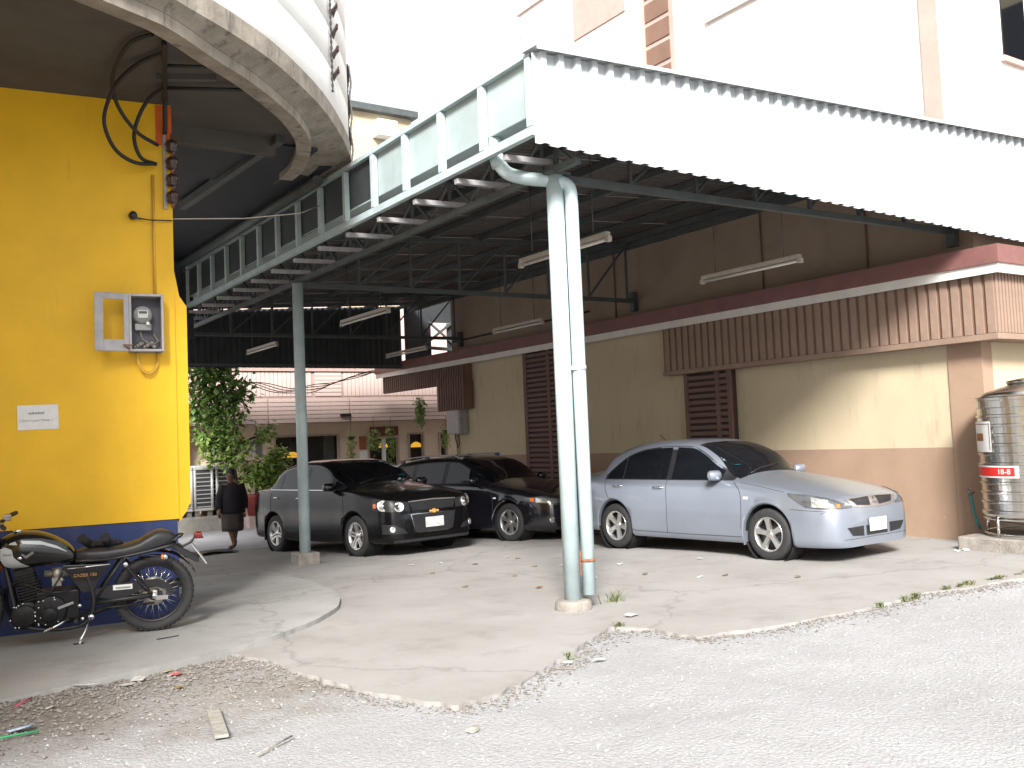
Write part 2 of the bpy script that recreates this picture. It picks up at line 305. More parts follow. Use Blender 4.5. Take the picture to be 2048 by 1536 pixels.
# ------------------------------------------------------------------ ground
from mathutils import noise as mnoise
def node_ground():
    m = bpy.data.materials.new('gravel_and_dirt'); m.use_nodes = True; n = m.node_tree; L = n.links.new
    b = n.nodes['Principled BSDF']; b.inputs['Roughness'].default_value = 0.92; b.inputs['Specular IOR Level'].default_value = 0.25
    tc = n.nodes.new('ShaderNodeTexCoord'); src = tc.outputs['Object']
    def nz(sc, det=6, rough=0.6):
        q = n.nodes.new('ShaderNodeTexNoise'); q.inputs['Scale'].default_value = sc; q.inputs['Detail'].default_value = det; q.inputs['Roughness'].default_value = rough; L(src, q.inputs['Vector']); return q.outputs['Fac']
    def ramp(fac, p0, c0, p1, c1):
        r = n.nodes.new('ShaderNodeValToRGB'); L(fac, r.inputs['Fac']); e = r.color_ramp.elements
        e[0].position, e[0].color = p0, (*c0, 1); e[1].position, e[1].color = p1, (*c1, 1); return r.outputs['Color']
    def mix(f, a, c):
        x = n.nodes.new('ShaderNodeMix'); x.data_type = 'RGBA'; L(f, x.inputs[0]); L(a, x.inputs[6]); L(c, x.inputs[7]); return x.outputs[2]
    def mth(op, a, c=None):
        x = n.nodes.new('ShaderNodeMath'); x.operation = op
        for i, v in enumerate((a, c)):
            if v is None: continue
            if isinstance(v, (int, float)): x.inputs[i].default_value = v
            else: L(v, x.inputs[i])
        return x.outputs[0]
    vo = n.nodes.new('ShaderNodeTexVoronoi'); vo.inputs['Scale'].default_value = 42; L(src, vo.inputs['Vector'])
    cell = ramp(vo.outputs['Distance'], 0.05, (0.41, 0.41, 0.42), 0.75, (0.21, 0.208, 0.21))
    fine = ramp(nz(140, 4, 0.7), 0.30, (0.18, 0.179, 0.18), 0.68, (0.50, 0.50, 0.51))
    big = ramp(nz(0.55, 7, 0.66), 0.35, (0.315, 0.313, 0.317), 0.68, (0.41, 0.41, 0.425))
    half = n.nodes.new('ShaderNodeValue'); half.outputs[0].default_value = 0.5
    grav = mix(half.outputs[0], mix(half.outputs[0], cell, fine), big)
    sp = n.nodes.new('ShaderNodeSeparateXYZ'); L(src, sp.inputs[0])
    def blob(cx, cy, rx, ry):
        dx = mth('DIVIDE', mth('SUBTRACT', sp.outputs[0], cx), rx); dy = mth('DIVIDE', mth('SUBTRACT', sp.outputs[1], cy), ry)
        d = mth('SQRT', mth('ADD', mth('MULTIPLY', dx, dx), mth('MULTIPLY', dy, dy)))
        w = mth('ADD', mth('SUBTRACT', 1.0, d), mth('MULTIPLY', mth('SUBTRACT', nz(2.3, 8, 0.7), 0.5), 1.5))
        c = n.nodes.new('ShaderNodeClamp'); L(w, c.inputs[0]); return c.outputs[0]
    dirt = ramp(nz(26, 8, 0.75), 0.32, (0.085, 0.066, 0.052), 0.66, (0.25, 0.225, 0.20))
    out = mix(blob(0.7, 6.5, 2.2, 1.5), grav, dirt)
    dark = ramp(nz(9, 6, 0.7), 0.35, (0.055, 0.04, 0.032), 0.7, (0.17, 0.135, 0.11))
    out = mix(blob(0.7, 7.25, 1.1, 0.42), out, dark)
    tan = ramp(nz(30, 7, 0.75), 0.35, (0.15, 0.135, 0.115), 0.66, (0.32, 0.30, 0.275))
    out = mix(blob(2.3, 6.1, 1.2, 1.0), out, tan)
    L(out, b.inputs['Base Color'])
    bp = n.nodes.new('ShaderNodeBump'); bp.inputs['Strength'].default_value = 0.8; bp.inputs['Distance'].default_value = 0.02
    h = mth('ADD', mth('MULTIPLY', nz(70, 5, 0.7), 0.9), mth('MULTIPLY', mth('SUBTRACT', 1.0, vo.outputs['Distance']), 0.5))
    L(h, bp.inputs['Height']); L(bp.outputs[0], b.inputs['Normal'])
    return m
def node_conc(name, base, warm, dark, crack=True):
    m = bpy.data.materials.new(name); m.use_nodes = True; n = m.node_tree; L = n.links.new
    b = n.nodes['Principled BSDF']; b.inputs['Roughness'].default_value = 0.85; b.inputs['Specular IOR Level'].default_value = 0.3
    tc = n.nodes.new('ShaderNodeTexCoord'); src = tc.outputs['Object']
    def nz(sc, det=6, rough=0.6):
        q = n.nodes.new('ShaderNodeTexNoise'); q.inputs['Scale'].default_value = sc; q.inputs['Detail'].default_value = det; q.inputs['Roughness'].default_value = rough; L(src, q.inputs['Vector']); return q.outputs['Fac']
    def ramp(fac, p0, c0, p1, c1):
        r = n.nodes.new('ShaderNodeValToRGB'); L(fac, r.inputs['Fac']); e = r.color_ramp.elements
        e[0].position, e[0].color = p0, (*c0, 1); e[1].position, e[1].color = p1, (*c1, 1); return r.outputs['Color']
    def mixc(f, a, c):
        x = n.nodes.new('ShaderNodeMix'); x.data_type = 'RGBA'; L(f, x.inputs[0]); L(a, x.inputs[6])
        if isinstance(c, tuple): x.inputs[7].default_value = (*c, 1)
        else: L(c, x.inputs[7])
        return x.outputs[2]
    out = ramp(nz(0.8, 8, 0.66), 0.36, warm, 0.64, base)
    f1 = ramp(nz(1.9, 9, 0.72), 0.52, (0, 0, 0), 0.72, (0.65, 0.65, 0.65)); out = mixc(f1, out, dark)
    f2 = ramp(nz(36, 4, 0.7), 0.62, (0, 0, 0), 0.78, (0.5, 0.5, 0.5)); out = mixc(f2, out, dark)
    f3 = ramp(nz(60, 3, 0.6), 0.64, (0, 0, 0), 0.76, (0.5, 0.5, 0.5)); out = mixc(f3, out, (0.34, 0.325, 0.31))
    vd = n.nodes.new('ShaderNodeTexVoronoi'); vd.feature = 'DISTANCE_TO_EDGE'; vd.inputs['Scale'].default_value = 0.26
    wv = n.nodes.new('ShaderNodeTexNoise'); wv.inputs['Scale'].default_value = 3.0; wv.inputs['Detail'].default_value = 8; L(src, wv.inputs['Vector'])
    va = n.nodes.new('ShaderNodeVectorMath'); va.operation = 'MULTIPLY_ADD'; L(wv.outputs['Color'], va.inputs[0]); va.inputs[1].default_value = (0.5, 0.5, 0.5); L(src, va.inputs[2]); L(va.outputs[0], vd.inputs['Vector'])
    f4 = ramp(vd.outputs['Distance'], 0.0, (0.32, 0.32, 0.32), 0.008, (0, 0, 0)); out = mixc(f4, out, tuple(v*0.45 for v in dark))
    L(out, b.inputs['Base Color'])
    bp = n.nodes.new('ShaderNodeBump'); bp.inputs['Strength'].default_value = 0.35; bp.inputs['Distance'].default_value = 0.012
    L(nz(45, 6, 0.65), bp.inputs['Height']); L(bp.outputs[0], b.inputs['Normal'])
    return m
X['gravel'] = node_ground()
X['slab'] = node_conc('worn_concrete', (0.295, 0.285, 0.275), (0.25, 0.237, 0.224), (0.175, 0.165, 0.155))
X['apron'] = node_conc('grey_screed', (0.335, 0.33, 0.32), (0.28, 0.276, 0.266), (0.18, 0.177, 0.171))

def ground_h(x, y):
    z = gz(y)-0.024
    near = max(0.0, 1-max(0, y-7.5)/2)
    z += 0.022*mnoise.noise(Vector((x*1.3, y*1.3, 0)))*near + 0.010*mnoise.noise(Vector((x*6, y*6, 3)))*near
    z += 0.05*math.exp(-(((x-0.7)/1.0)**2+((y-6.75)/0.35)**2))
    return z
def axis(lo, hi, nlo, nhi, fine):
    a = [lo]; step = None
    seq = list(np.arange(nlo, nhi, fine))
    pre = [nlo-0.4*1.35**k for k in range(1, 18)][::-1]; pre = [p for p in pre if p > lo]
    post = [nhi+0.4*1.35**k for k in range(0, 18)]; post = [p for p in post if p < hi]
    return [lo]+pre+seq+post+[hi]
gx = axis(-120, 160, -1.5, 10.0, 0.07); gy = axis(-60, 220, 1.0, 7.8, 0.07)
gy = sorted(set([round(float(v), 4) for v in gy]+[9.0, 19.0])); gx = [float(v) for v in gx]
mb = MB(); mb.grid([[(x, y, ground_h(x, y)) for x in gx] for y in gy], smooth=True)
tag(mb.build('ground', 'gravel', fix=False), 'pale gravel and dirt ground in front of the carport', None, None, 'structure')

def jag(pts, step, amp, seed=0):
    out = []
    for i in range(len(pts)-1):
        a, b = Vector((*pts[i], 0)), Vector((*pts[i+1], 0)); L = (b-a).length; k = max(1, int(L/step)); nrm = Vector((-(b-a).y, (b-a).x, 0)).normalized()
        for j in range(k):
            p = a.lerp(b, j/k); q = mnoise.noise(Vector((p.x*2.1+seed, p.y*2.1, 0)))*amp + mnoise.noise(Vector((p.x*9+seed, p.y*9, 5)))*amp*0.45
            p = p+nrm*q; out.append((p.x, p.y))
    return out
def sheet(name, m, outline, ztop, depth, cuts=(9.0, 19.0), label=None):
    bm = bmesh.new(); vs = [bm.verts.new((x, y, 0)) for x, y in outline]; bm.faces.new(vs)
    for c in cuts: bmesh.ops.bisect_plane(bm, geom=bm.verts[:]+bm.edges[:]+bm.faces[:], plane_co=(0, c, 0), plane_no=(0, 1, 0))
    for v in bm.verts: v.co.z = ztop(v.co.x, v.co.y)
    be = [e for e in bm.edges if e.is_boundary]
    r = bmesh.ops.extrude_edge_only(bm, edges=be)
    for v in r['geom']:
        if isinstance(v, bmesh.types.BMVert): v.co.z -= depth
    bmesh.ops.triangulate(bm, faces=[f for f in bm.faces if len(f.verts) > 4]); bmesh.ops.recalc_face_normals(bm, faces=bm.faces)
    if sum(f.normal.z*f.calc_area() for f in bm.faces) < 0: bmesh.ops.reverse_faces(bm, faces=bm.faces)
    me = bpy.data.meshes.new(name); bm.to_mesh(me); bm.free(); me.materials.append(X[m])
    o = bpy.data.objects.new(name, me); COL.objects.link(o); return tag(o, label, None, None, 'structure')
front_edge = [(2.3, 7.45), (2.45, 6.5), (2.62, 5.5), (2.85, 4.95), (3.4, 5.08), (3.95, 5.45), (4.5, 5.78), (4.95, 6.05), (5.15, 5.75), (5.15, 5.30), (6.1, 5.12), (7.0, 5.14), (7.7, 5.2), (9.2, 5.0), (16.0, 4.2)]
slab_out = jag(front_edge, 0.025, 0.07)+[(16.0, 4.2), (16.0, 17.2), (1.0, 17.2), (1.0, 7.45)]
sheet('parking_slab', 'slab', slab_out, lambda x, y: gz(y), 0.10, label='worn concrete floor under the carport')
road_out = [(-30, 17.2), (60, 17.2), (60, 60), (-30, 60)]
sheet('road', 'road', road_out, lambda x, y: gz(y)-0.004, 0.03, label='pale road behind the carport')
apc = [tuple(p)[:2] for p in smooth_curve([(-2.5, 6.35, 0), (-0.6, 6.62, 0), (0.65, 6.90, 0), (1.61, 7.14, 0), (2.4, 7.42, 0), (3.05, 7.85, 0), (3.6, 8.45, 0), (3.95, 9.2, 0), (4.25, 10.4, 0), (4.4, 11.6, 0), (4.45, 13.0, 0)], 90)]
ap_out = jag(apc, 0.05, 0.02, 4)+[(4.45, 13.0), (-2.5, 13.0)]
def ap_z(x, y): return gz(y)+0.042-0.030*min(1, max(0, (y-8.6)/2.5))
sheet('pavement_apron', 'apron', ap_out, ap_z, 0.16, cuts=(8.6, 9.0, 9.6, 10.4, 11.1), label='rounded raised concrete apron beside the yellow building')

# ------------------------------------------------------------------ yellow building
WD = Vector((math.sin(R(98)), math.cos(R(98)), 0)); WN = Vector((-WD.y, WD.x, 0))     # along the wall (to the right), into the building
WB = Vector((1.84, 9.33, 0.0)); WROT = math.atan2(WD.y, WD.x)
def wl(u, d, z): p = WB+WD*u+WN*d; return (p.x, p.y, z)      # u along, d depth (negative = towards the street)
yb = thing('yellow_building', 'yellow painted building with blue base and rounded overhanging upper floor', 'building', (1.84, 9.33, 0.0))
UC = 0.56                                           # wall corner
def wbox(u0, u1, d0, d1, z0, z1):
    mb = MB(); mb.add([wl(u0, d0, z0), wl(u1, d0, z0), wl(u1, d1, z0), wl(u0, d1, z0), wl(u0, d0, z1), wl(u1, d0, z1), wl(u1, d1, z1), wl(u0, d1, z1)],
        [(0,3,2,1),(4,5,6,7),(0,1,5,4),(1,2,6,5),(2,3,7,6),(3,0,4,7)]); return mb
wbox(-5, UC, 0, 2.2, 0.93, 4.90).build('wall', 'yellow', yb, world=True)
wbox(-5, UC-0.012, 0.012, 2.18, 0.0, 0.93).build('painted_base', 'blue', yb, world=True)
# chamfered yellow wing that sticks out past the corner
mb = MB(); prof = [(UC+0.002, 3.30), (UC+0.045, 3.05), (UC+0.11, 2.95), (UC+0.11, 1.08), (UC+0.06, 0.98), (UC+0.002, 0.90)]
n = len(prof); vs = [wl(u, 0.02, z) for u, z in prof]+[wl(u, 0.30, z) for u, z in prof]
mb.add(vs, [tuple(range(n)), tuple(range(2*n-1, n-1, -1))]+[(i, n+i, n+(i+1) % n, (i+1) % n) for i in range(n)])
mb.build('wing_panel', 'yellow', yb, world=True)
wbox(UC-0.14, UC+0.004, -0.006, 0.02, 4.50, 4.89).build('painted_corner_patch', 'orange', yb, world=True)
# soffit outline (street side edge), then the outer ring of the upper floor
soff = [(-4.5, 5.55), (-1.5, 6.05), (0.3, 6.62), (1.61, 7.16), (1.95, 7.35), (2.37, 7.72), (2.77, 8.05), (3.22, 8.5), (3.59, 8.94), (3.95, 9.55), (4.2, 10.4), (4.25, 10.9)]
sc = [(p.x, p.y) for p in smooth_curve([(*p, 0) for p in soff], 60)]
outer = [(-4.5, 5.45), (-1.5, 5.95), (0.3, 6.50), (1.6, 7.02), (2.06, 7.30), (2.52, 7.62), (3.06, 8.07), (3.76, 8.83), (4.31, 9.58), (4.78, 10.35), (5.05, 11.0), (5.15, 11.5)]
oc = [(p.x, p.y) for p in smooth_curve([(*p, 0) for p in outer], 60)]
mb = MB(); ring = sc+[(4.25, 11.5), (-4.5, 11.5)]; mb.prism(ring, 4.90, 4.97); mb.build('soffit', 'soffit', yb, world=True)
# edge beam under the slab, following the curve
rows = []
for i, (x, y) in enumerate(sc):
    a = Vector((*sc[max(0, i-1)], 0)); b = Vector((*sc[min(len(sc)-1, i+1)], 0)); t = (b-a).normalized(); nn = Vector((-t.y, t.x, 0))
    p = Vector((x, y, 0)); w = 0.16
    rows.append([(*(p)[:2], 4.90), (*(p)[:2], 4.80), (*(p+nn*w)[:2], 4.80), (*(p+nn*w)[:2], 4.90)])
mb = MB(); mb.grid(rows, smooth=False); k = len(mb.f); mb.f += [tuple(range(3, -1, -1)), tuple(range((len(rows)-1)*4, len(rows)*4))]; mb.sm += [False]*2
mb.build('edge_beam', 'ringconc', yb, world=True)
# slab ring between the soffit edge and the outer ring
mb = MB(); N = 60
mb.grid([[(*sc[i], 4.905) for i in range(N)], [(oc[i][0]*0.25+sc[i][0]*0.75, oc[i][1]*0.25+sc[i][1]*0.75, 4.93) for i in range(N)], [(*oc[i], 4.99) for i in range(N)], [(*oc[i], 5.17) for i in range(N)], [(*sc[i], 5.17) for i in range(N)]], smooth=False)
mb.build('slab_ring', 'ringconc', yb, world=True)
# unseen block added to keep the sun off the yellow wall and motorcycle
MB().box((-14.0, 2.2, 0.0), (-2.2, 5.2, 8.2)).build('added_sun_block', 'yellow', yb, world=True)
TOP = 7.3
# white upper wall in courses with small shadow gaps
zz = [5.18, 5.62, 6.06, 6.50, 6.94, 7.2, TOP]
def scale_in(p, d):
    return p
for k in range(6):
    mb = MB(); rows = []
    for z, ins in ((zz[k], 0.012), (zz[k]+0.03, 0.0), (zz[k+1]-0.012, 0.0), (zz[k+1]-0.004, 0.02)):
        row = []
        for i, (x, y) in enumerate(oc):
            a = Vector((*oc[max(0, i-1)], 0)); b = Vector((*oc[min(N-1, i+1)], 0)); t = (b-a).normalized(); nn = Vector((-t.y, t.x, 0))
            p = Vector((x, y, 0))+nn*(ins+0.02); row.append((p.x, p.y, z))
        rows.append(row)
    mb.grid(rows, smooth=True); mb.build('wall_course', 'whitewall', yb, world=True)
mb = MB(); mb.prism([(x-0.02, y+0.06) for x, y in oc]+[(-4.5, 11.5)], 5.175, TOP-0.01)
mb.build('upper_core', 'ringconc', yb, world=True)
# soffit beams and the long edge beam over the alley
def alley(mb): return mb
MB().bar((3.46, 12.9, 4.86), (3.62, 9.6, 4.86), 0.09, 0.10).build('soffit_beam', 'trusssteel', yb, world=True)
MB().bar((2.1, 8.52, 4.875), (2.55, 8.30, 4.875), 0.05, 0.05).build('soffit_batten', 'soffit', yb, world=True)
MB().tube([(4.50, 17.0, 4.84), (4.58, 10.9, 4.84)], 0.07, 12).build('alley_pipe', 'trusssteel', yb, world=True)
MB().box((2.45, 9.75, 4.72), (3.62, 9.86, 4.899)).build('downstand_beam', 'soffit', yb, world=True)
mb = MB(); mb.box((2.46, 10.6, 4.935), (4.64, 17.2, 5.02)); mb.build('alley_roof_slab', 'navyshade', yb, world=True)  # dark colour stands in for the deep shade over the alley
MB().box((2.47, 9.87, 4.872), (4.16, 11.49, 4.899)).build('alley_shade_board', 'navyshade', yb, world=True)  # added board; its near-black colour paints the shade under the soffit
mb = MB()
for i in range(20):
    x = 1.0+i*0.19; mb.box((x, 17.25, 3.6), (x+0.10, 17.29, 5.6)); mb.box((x+0.10, 17.27, 3.6), (x+0.19, 17.30, 5.6))
tag(mb.build('shade_backdrop', 'navyshade'), 'added dark navy corrugated screen standing in for shade high up behind the alley pipe', 'screen')  # added backdrop, coloured dark in place of the shade behind the alley

# dark ornaments hung down the white wall and a thin cable along it
def on_outer(i, out=0.03):
    a = Vector((*oc[i-1], 0)); b = Vector((*oc[i+1], 0)); t = (b-a).normalized(); nn = Vector((t.y, -t.x, 0)); p = Vector((*oc[i], 0))+nn*out; return p, t, nn
i0 = min(range(2, N-2), key=lambda i: abs(oc[i][0]-4.12))
p, t, nn = on_outer(i0, 0.01)
st = thing('ornament_string', 'vertical string of four dark woven ornaments on the white curved wall', 'ornament', (p.x, p.y, 5.3))
mb = MB(); mb.tube([(p.x-t.x*0.1, p.y-t.y*0.1, 5.32+0.034*k) for k in range(34)], [0.006 if k % 2 else 0.014 for k in range(34)], 6); mb.build('cord', 'cable', st, world=True)
for k in range(4):
    z = 5.56+k*0.235; mb = MB()
    for q in range(16):
        a = random.uniform(-0.07, 0.05); h = random.uniform(0.03, 0.08)
        mb.bar((p.x+t.x*(a), p.y+t.y*a, z-h), (p.x+t.x*(a*0.5+0.02)+nn.x*0.05, p.y+t.y*(a*.5+0.02)+nn.y*0.05, z+h), 0.018, 0.012)
    mb.build('woven_tassel', 'insul', st, world=True)

# ---- meter box on the yellow wall
def wthing(name, label, cat, u, z, d=0.0, group=None):
    return thing(name, label, cat, wl(u, d, z), WROT, group)          # local x along wall, y into wall, z up
mbx = wthing('meter_box', 'grey metal electricity meter box with its glazed door swung open', 'meter box', 0.14, 2.50)
mb = MB(); w, h, dp = 0.26, 0.53, 0.17
mb.box((0.0, -dp, 0), (0.022, -0.002, h)); mb.box((w+0.02, -dp, 0), (w+0.042, -0.002, h)); mb.box((0.022, -dp, 0), (w+0.02, -0.002, 0.02)); mb.box((0.022, -dp, h-0.02), (w+0.02, -0.002, h))
mb.build('casing', 'greymetal', mbx, bevel=0.004)
MB().box((0.022, -0.03, 0.02), (w+0.02, -0.004, h-0.02)).build('back_plate', 'boxinside', mbx)
mt = MB().lathe([(0.0, -0.115), (0.075, -0.115), (0.082, -0.105), (0.082, -0.05), (0.09, -0.045), (0.09, -0.03)], (0.125, 0, 0.345), 'y', 28).build('meter', 'meter', mbx)
MB().lathe([(0.0, -0.150), (0.05, -0.147), (0.076, -0.132), (0.082, -0.10)], (0.125, 0, 0.345), 'y', 28).build('glass_dome', 'clear', mt)
MB().box((0.08, -0.124, 0.315), (0.17, -0.1165, 0.385)).build('dial_plate', 'dial', mt)
MB().box((0.09, -0.128, 0.355), (0.16, -0.1245, 0.377)).build('register', 'boxinside', mt)
MB().box((0.055, -0.10, 0.20), (0.20, -0.03, 0.265)).build('terminal_cover', 'meter', mbx, bevel=0.01)
MB().lathe([(0.016, -0.14), (0.016, -0.10)], (0.165, 0, 0.262), 'y', 12).build('seal', 'dial', mbx)
mb = MB(); mb.tube([(0.10, -0.06, 0.20), (0.12, -0.08, 0.12), (0.20, -0.09, 0.06), (0.26, -0.07, 0.10), (0.22, -0.06, 0.17)], 0.008, 6)
for k in range(9): mb.sphere((0.06+0.02*k, -0.07-0.02*(k % 3), 0.045+0.012*(k % 4)), 0.02, 6)
mb.build('nest_debris', 'footing', mbx)
mb = MB(); th = 0.012; W2 = 0.30      # open door hinged on the left edge, swung out past flat
mb.box((0, -th, 0), (0.045, 0, h)); mb.box((W2-0.075, -th, 0), (W2, 0, h)); mb.box((0.045, -th, 0), (W2-0.075, 0, 0.105)); mb.box((0.045, -th, h-0.055), (W2-0.075, 0, h))
door = mb.build('door_frame', 'greymetal', mbx, bevel=0.003); door.location = (0.0, -dp, 0); door.rotation_euler = (0, 0, math.pi-R(-14)+0.0)
door.rotation_euler = (0, 0, math.pi+R(12))
MB().box((W2-0.06, -0.03, 0.19), (W2-0.03, -th-0.001, 0.27)).build('latch', 'rust', door)
mb = MB(); mb.tube([(0.0, -dp-0.01, 0.02), (-0.05, -dp-0.03, 0.055), (0.03, -dp-0.03, 0.05)], 0.008, 6); mb.build('hinge_pin', 'rust', mbx)
cb = MB(); cb.tube([tuple(v) for v in smooth_curve([(0.075, -0.05, 0.0), (0.08, -0.06, -0.10), (0.13, -0.06, -0.185), (0.20, -0.05, -0.19), (0.255, -0.03, -0.11), (0.26, -0.015, 0.0)], 24)], 0.009, 8)
cb.tube([tuple(v) for v in smooth_curve([(0.085, -0.04, 0.0), (0.092, -0.05, -0.10), (0.14, -0.045, -0.172), (0.20, -0.035, -0.175), (0.245, -0.02, -0.10), (0.25, -0.01, 0.0)], 24)], 0.006, 8)
cb.build('cable_loop', 'ycable', mbx)
MB().tube([(0.245, -0.016, 0.53), (0.245, -0.016, 1.70)], 0.013, 8).build('conduit', 'ycable', mbx)

# ---- paper notice
nt_ = wthing('paper_notice', 'small white paper notice taped to the yellow wall above the motorcycle', 'notice', -0.62, 1.92, -0.004)
o = MB().box((-0.165, -0.003, -0.11), (0.165, 0.0, 0.11)).build('sheet', 'paper', nt_); nt_.rotation_euler = (0, R(-1.0), WROT)
text_obj('printed_line', "( Don't Lyear Water )", 0.030, 'ink', nt_, (-0.015, -0.0045, -0.028), (R(90), 0, 0))
for k, (a, b) in enumerate(((-0.075, -0.05), (-0.047, -0.028), (-0.025, -0.006), (-0.003, 0.014), (0.017, 0.033), (0.036, 0.05))):
    MB().box((a, -0.0045, 0.027), (b, -0.0036, 0.043+0.004*(k % 2))).build('printed_glyph', 'ink', nt_)
# ---- wall fitting with thin wire
hk = wthing('wall_bracket', 'round black cable bracket on the yellow wall below the insulator rack', 'bracket', 0.20, 3.79)
MB().lathe([(0.0, -0.09), (0.035, -0.09), (0.04, -0.04), (0.025, -0.002)], (0, 0, 0), 'y', 14).build('body', 'black', hk)
MB().tube([(0.03, -0.05, -0.02), (0.14, -0.06, -0.035), (0.35, -0.02, -0.02)], 0.006, 6).build('stub_wire', 'cable', hk)
# ---- insulator rack at the corner with cable coils
rk = wthing('insulator_rack', 'vertical rack of brown insulators at the corner of the yellow wall', 'insulator rack', UC-0.05, 3.88)
MB().box((-0.03, -0.03, 0.0), (0.0, -0.004, 0.72)).build('rack_bar', 'greymetal', rk)
for k in range(4):
    MB().lathe([(0.03, 0.0), (0.055, 0.02), (0.045, 0.05), (0.06, 0.075), (0.05, 0.11), (0.02, 0.13)], (0.045, -0.07, 0.04+k*0.165), 'z', 14).build('insulator', 'insul', rk)
MB().tube([(0.045, -0.07, 0.0), (0.045, -0.07, 0.72)], 0.012, 8).build('rod', 'rust', rk)
cc = wthing('cable_coil', 'loose loops of black cable hanging at the top corner of the yellow wall', 'cable coil', 0.35, 4.45)
def cl(pts): return [(u-0.35, d, z-4.45) for u, d, z in pts]
for pts in ([(0.244, -1.7, 4.866), (0.099, -1.5, 4.856), (0.022, -1.1, 4.834), (0.0, -0.7, 4.782), (0.078, -0.45, 4.652), (0.234, -0.3, 4.509), (0.425, -0.1, 4.471)],
            [(0.367, -1.4, 4.851), (0.198, -1.1, 4.858), (0.041, -0.75, 4.792), (-0.041, -0.5, 4.645), (-0.047, -0.4, 4.494), (0.047, -0.3, 4.327), (0.215, -0.2, 4.255), (0.41, -0.08, 4.293)],
            [(0.449, -0.6, 4.853), (0.339, -0.4, 4.816), (0.254, -0.25, 4.683), (0.211, -0.2, 4.491), (0.272, -0.15, 4.322), (0.412, -0.06, 4.298)]):
    MB().tube(smooth_curve(cl(pts), 40), 0.018, 8).build('loop', 'cable', cc)
MB().tube(smooth_curve(cl([(0.339, -1.6, 4.851), (0.387, -1.2, 4.825), (0.449, -0.6, 4.853), (0.49, -0.2, 4.88), (0.50, -0.05, 4.6)]), 20), 0.022, 8).build('trunk_cable', 'cable', cc)
MB().tube(cl([(0.387, -1.2, 4.82), (0.822, -1.3, 4.825)]), 0.016, 8).build('cross_cable', 'cable', cc); MB().tube(cl([(0.457, -0.6, 4.849), (1.157, -0.85, 4.83)]), 0.018, 8).build('cross_cable', 'cable', cc)
tag(MB().tube([wl(0.22, -0.04, 3.76), (3.2, 9.6, 3.95), (4.1, 10.3, 4.25), (4.55, 10.8, 4.5)], 0.006, 6).build('overhead_wire', 'fixture'), 'thin pale wire from the yellow wall across the alley to the gutter', 'wire')

cbn = thing('cable_bundle', 'dark ribbed cable bundle running down the edge of the white curved wall', 'cable bundle', (5.16, 11.2, 4.95))
for k, (dx, r_) in enumerate(((0.0, 0.022), (0.05, 0.016), (-0.035, 0.014))):
    MB().tube([(dx+0.012*math.sin(j*0.5+k), 0.03*k, 0.035*j) for j in range(46)], [r_ if j % 2 else r_*0.72 for j in range(46)], 8).build('cable', 'cable' if k != 1 else 'fixture', cbn)

# ------------------------------------------------------------------ carport
cp = thing('carport', 'steel carport with pale blue posts, trussed roof and white corrugated front', 'carport', (5.2, 6.9, 0.0))
def roof_z(x): return 4.72+(x-4.85)*(5.14-4.72)/(11.65-4.85)
POSTS = [(5.22, 6.90), (5.16, 13.15), (4.92, 20.6)]
for i, (px, py) in enumerate(POSTS):
    z0 = gz(py)
    if i == 0: fb = MB().lathe([(0.17, -0.05), (0.165, 0.065), (0.145, 0.09), (0.0, 0.09)], (px, py, z0), 'z', 20)
    else: fb = MB().box((px-0.16, py-0.16, z0-0.05), (px+0.16, py+0.16, z0+0.17))
    fb.build('concrete_footing', 'footing', cp, bevel=0.015, world=True)
    MB().lathe([(0.0785, z0+0.09), (0.0785, 3.95)], (px, py, 0), 'z', 28).build('post', 'paintsteel', cp, world=True)
    MB().box((px-0.11, py-0.11, 3.95), (px+0.11, py+0.11, 3.97)).build('cap_plate', 'trusssteel', cp, world=True)
# downpipe strapped to the front post
dpx, dpy = 5.34, 6.815
path = smooth_curve([(4.80, 7.22, 4.34), (4.80, 7.22, 4.18), (4.86, 7.17, 4.02), (5.00, 7.07, 3.95), (5.24, 6.89, 3.90), (5.325, 6.825, 3.84), (5.34, 6.815, 3.70)], 26)
dp_ = MB().tube(path+[Vector((dpx, dpy, 2.0)), Vector((dpx, dpy, 0.13))], 0.062, 24).build('downpipe', 'pvc', cp, world=True)
for k, (a, b) in enumerate((((4.80, 7.22, 4.16), (4.82, 7.205, 4.07)), ((5.22, 6.90, 3.905), (5.30, 6.845, 3.86)))):
    MB().tube([a, b], 0.070, 24).build('pipe_socket', 'pvc', dp_, world=True)
MB().tube([(dpx, dpy, 2.15), (dpx, dpy, 2.19)], 0.068, 20).build('strap', 'pvc', dp_, world=True)
MB().tube([(dpx, dpy, 0.42), (dpx, dpy, 0.45)], 0.066, 20).build('strap', 'rust', dp_, world=True)
MB().bar((5.24, 6.80, 2.165), (5.31, 6.76, 2.165), 0.02, 0.03).build('strap_bolt', 'pvc', dp_, world=True)
MB().box((5.265, 6.838, 0.30), (5.285, 6.865, 0.52)).build('rust_plate', 'rust', cp, world=True)
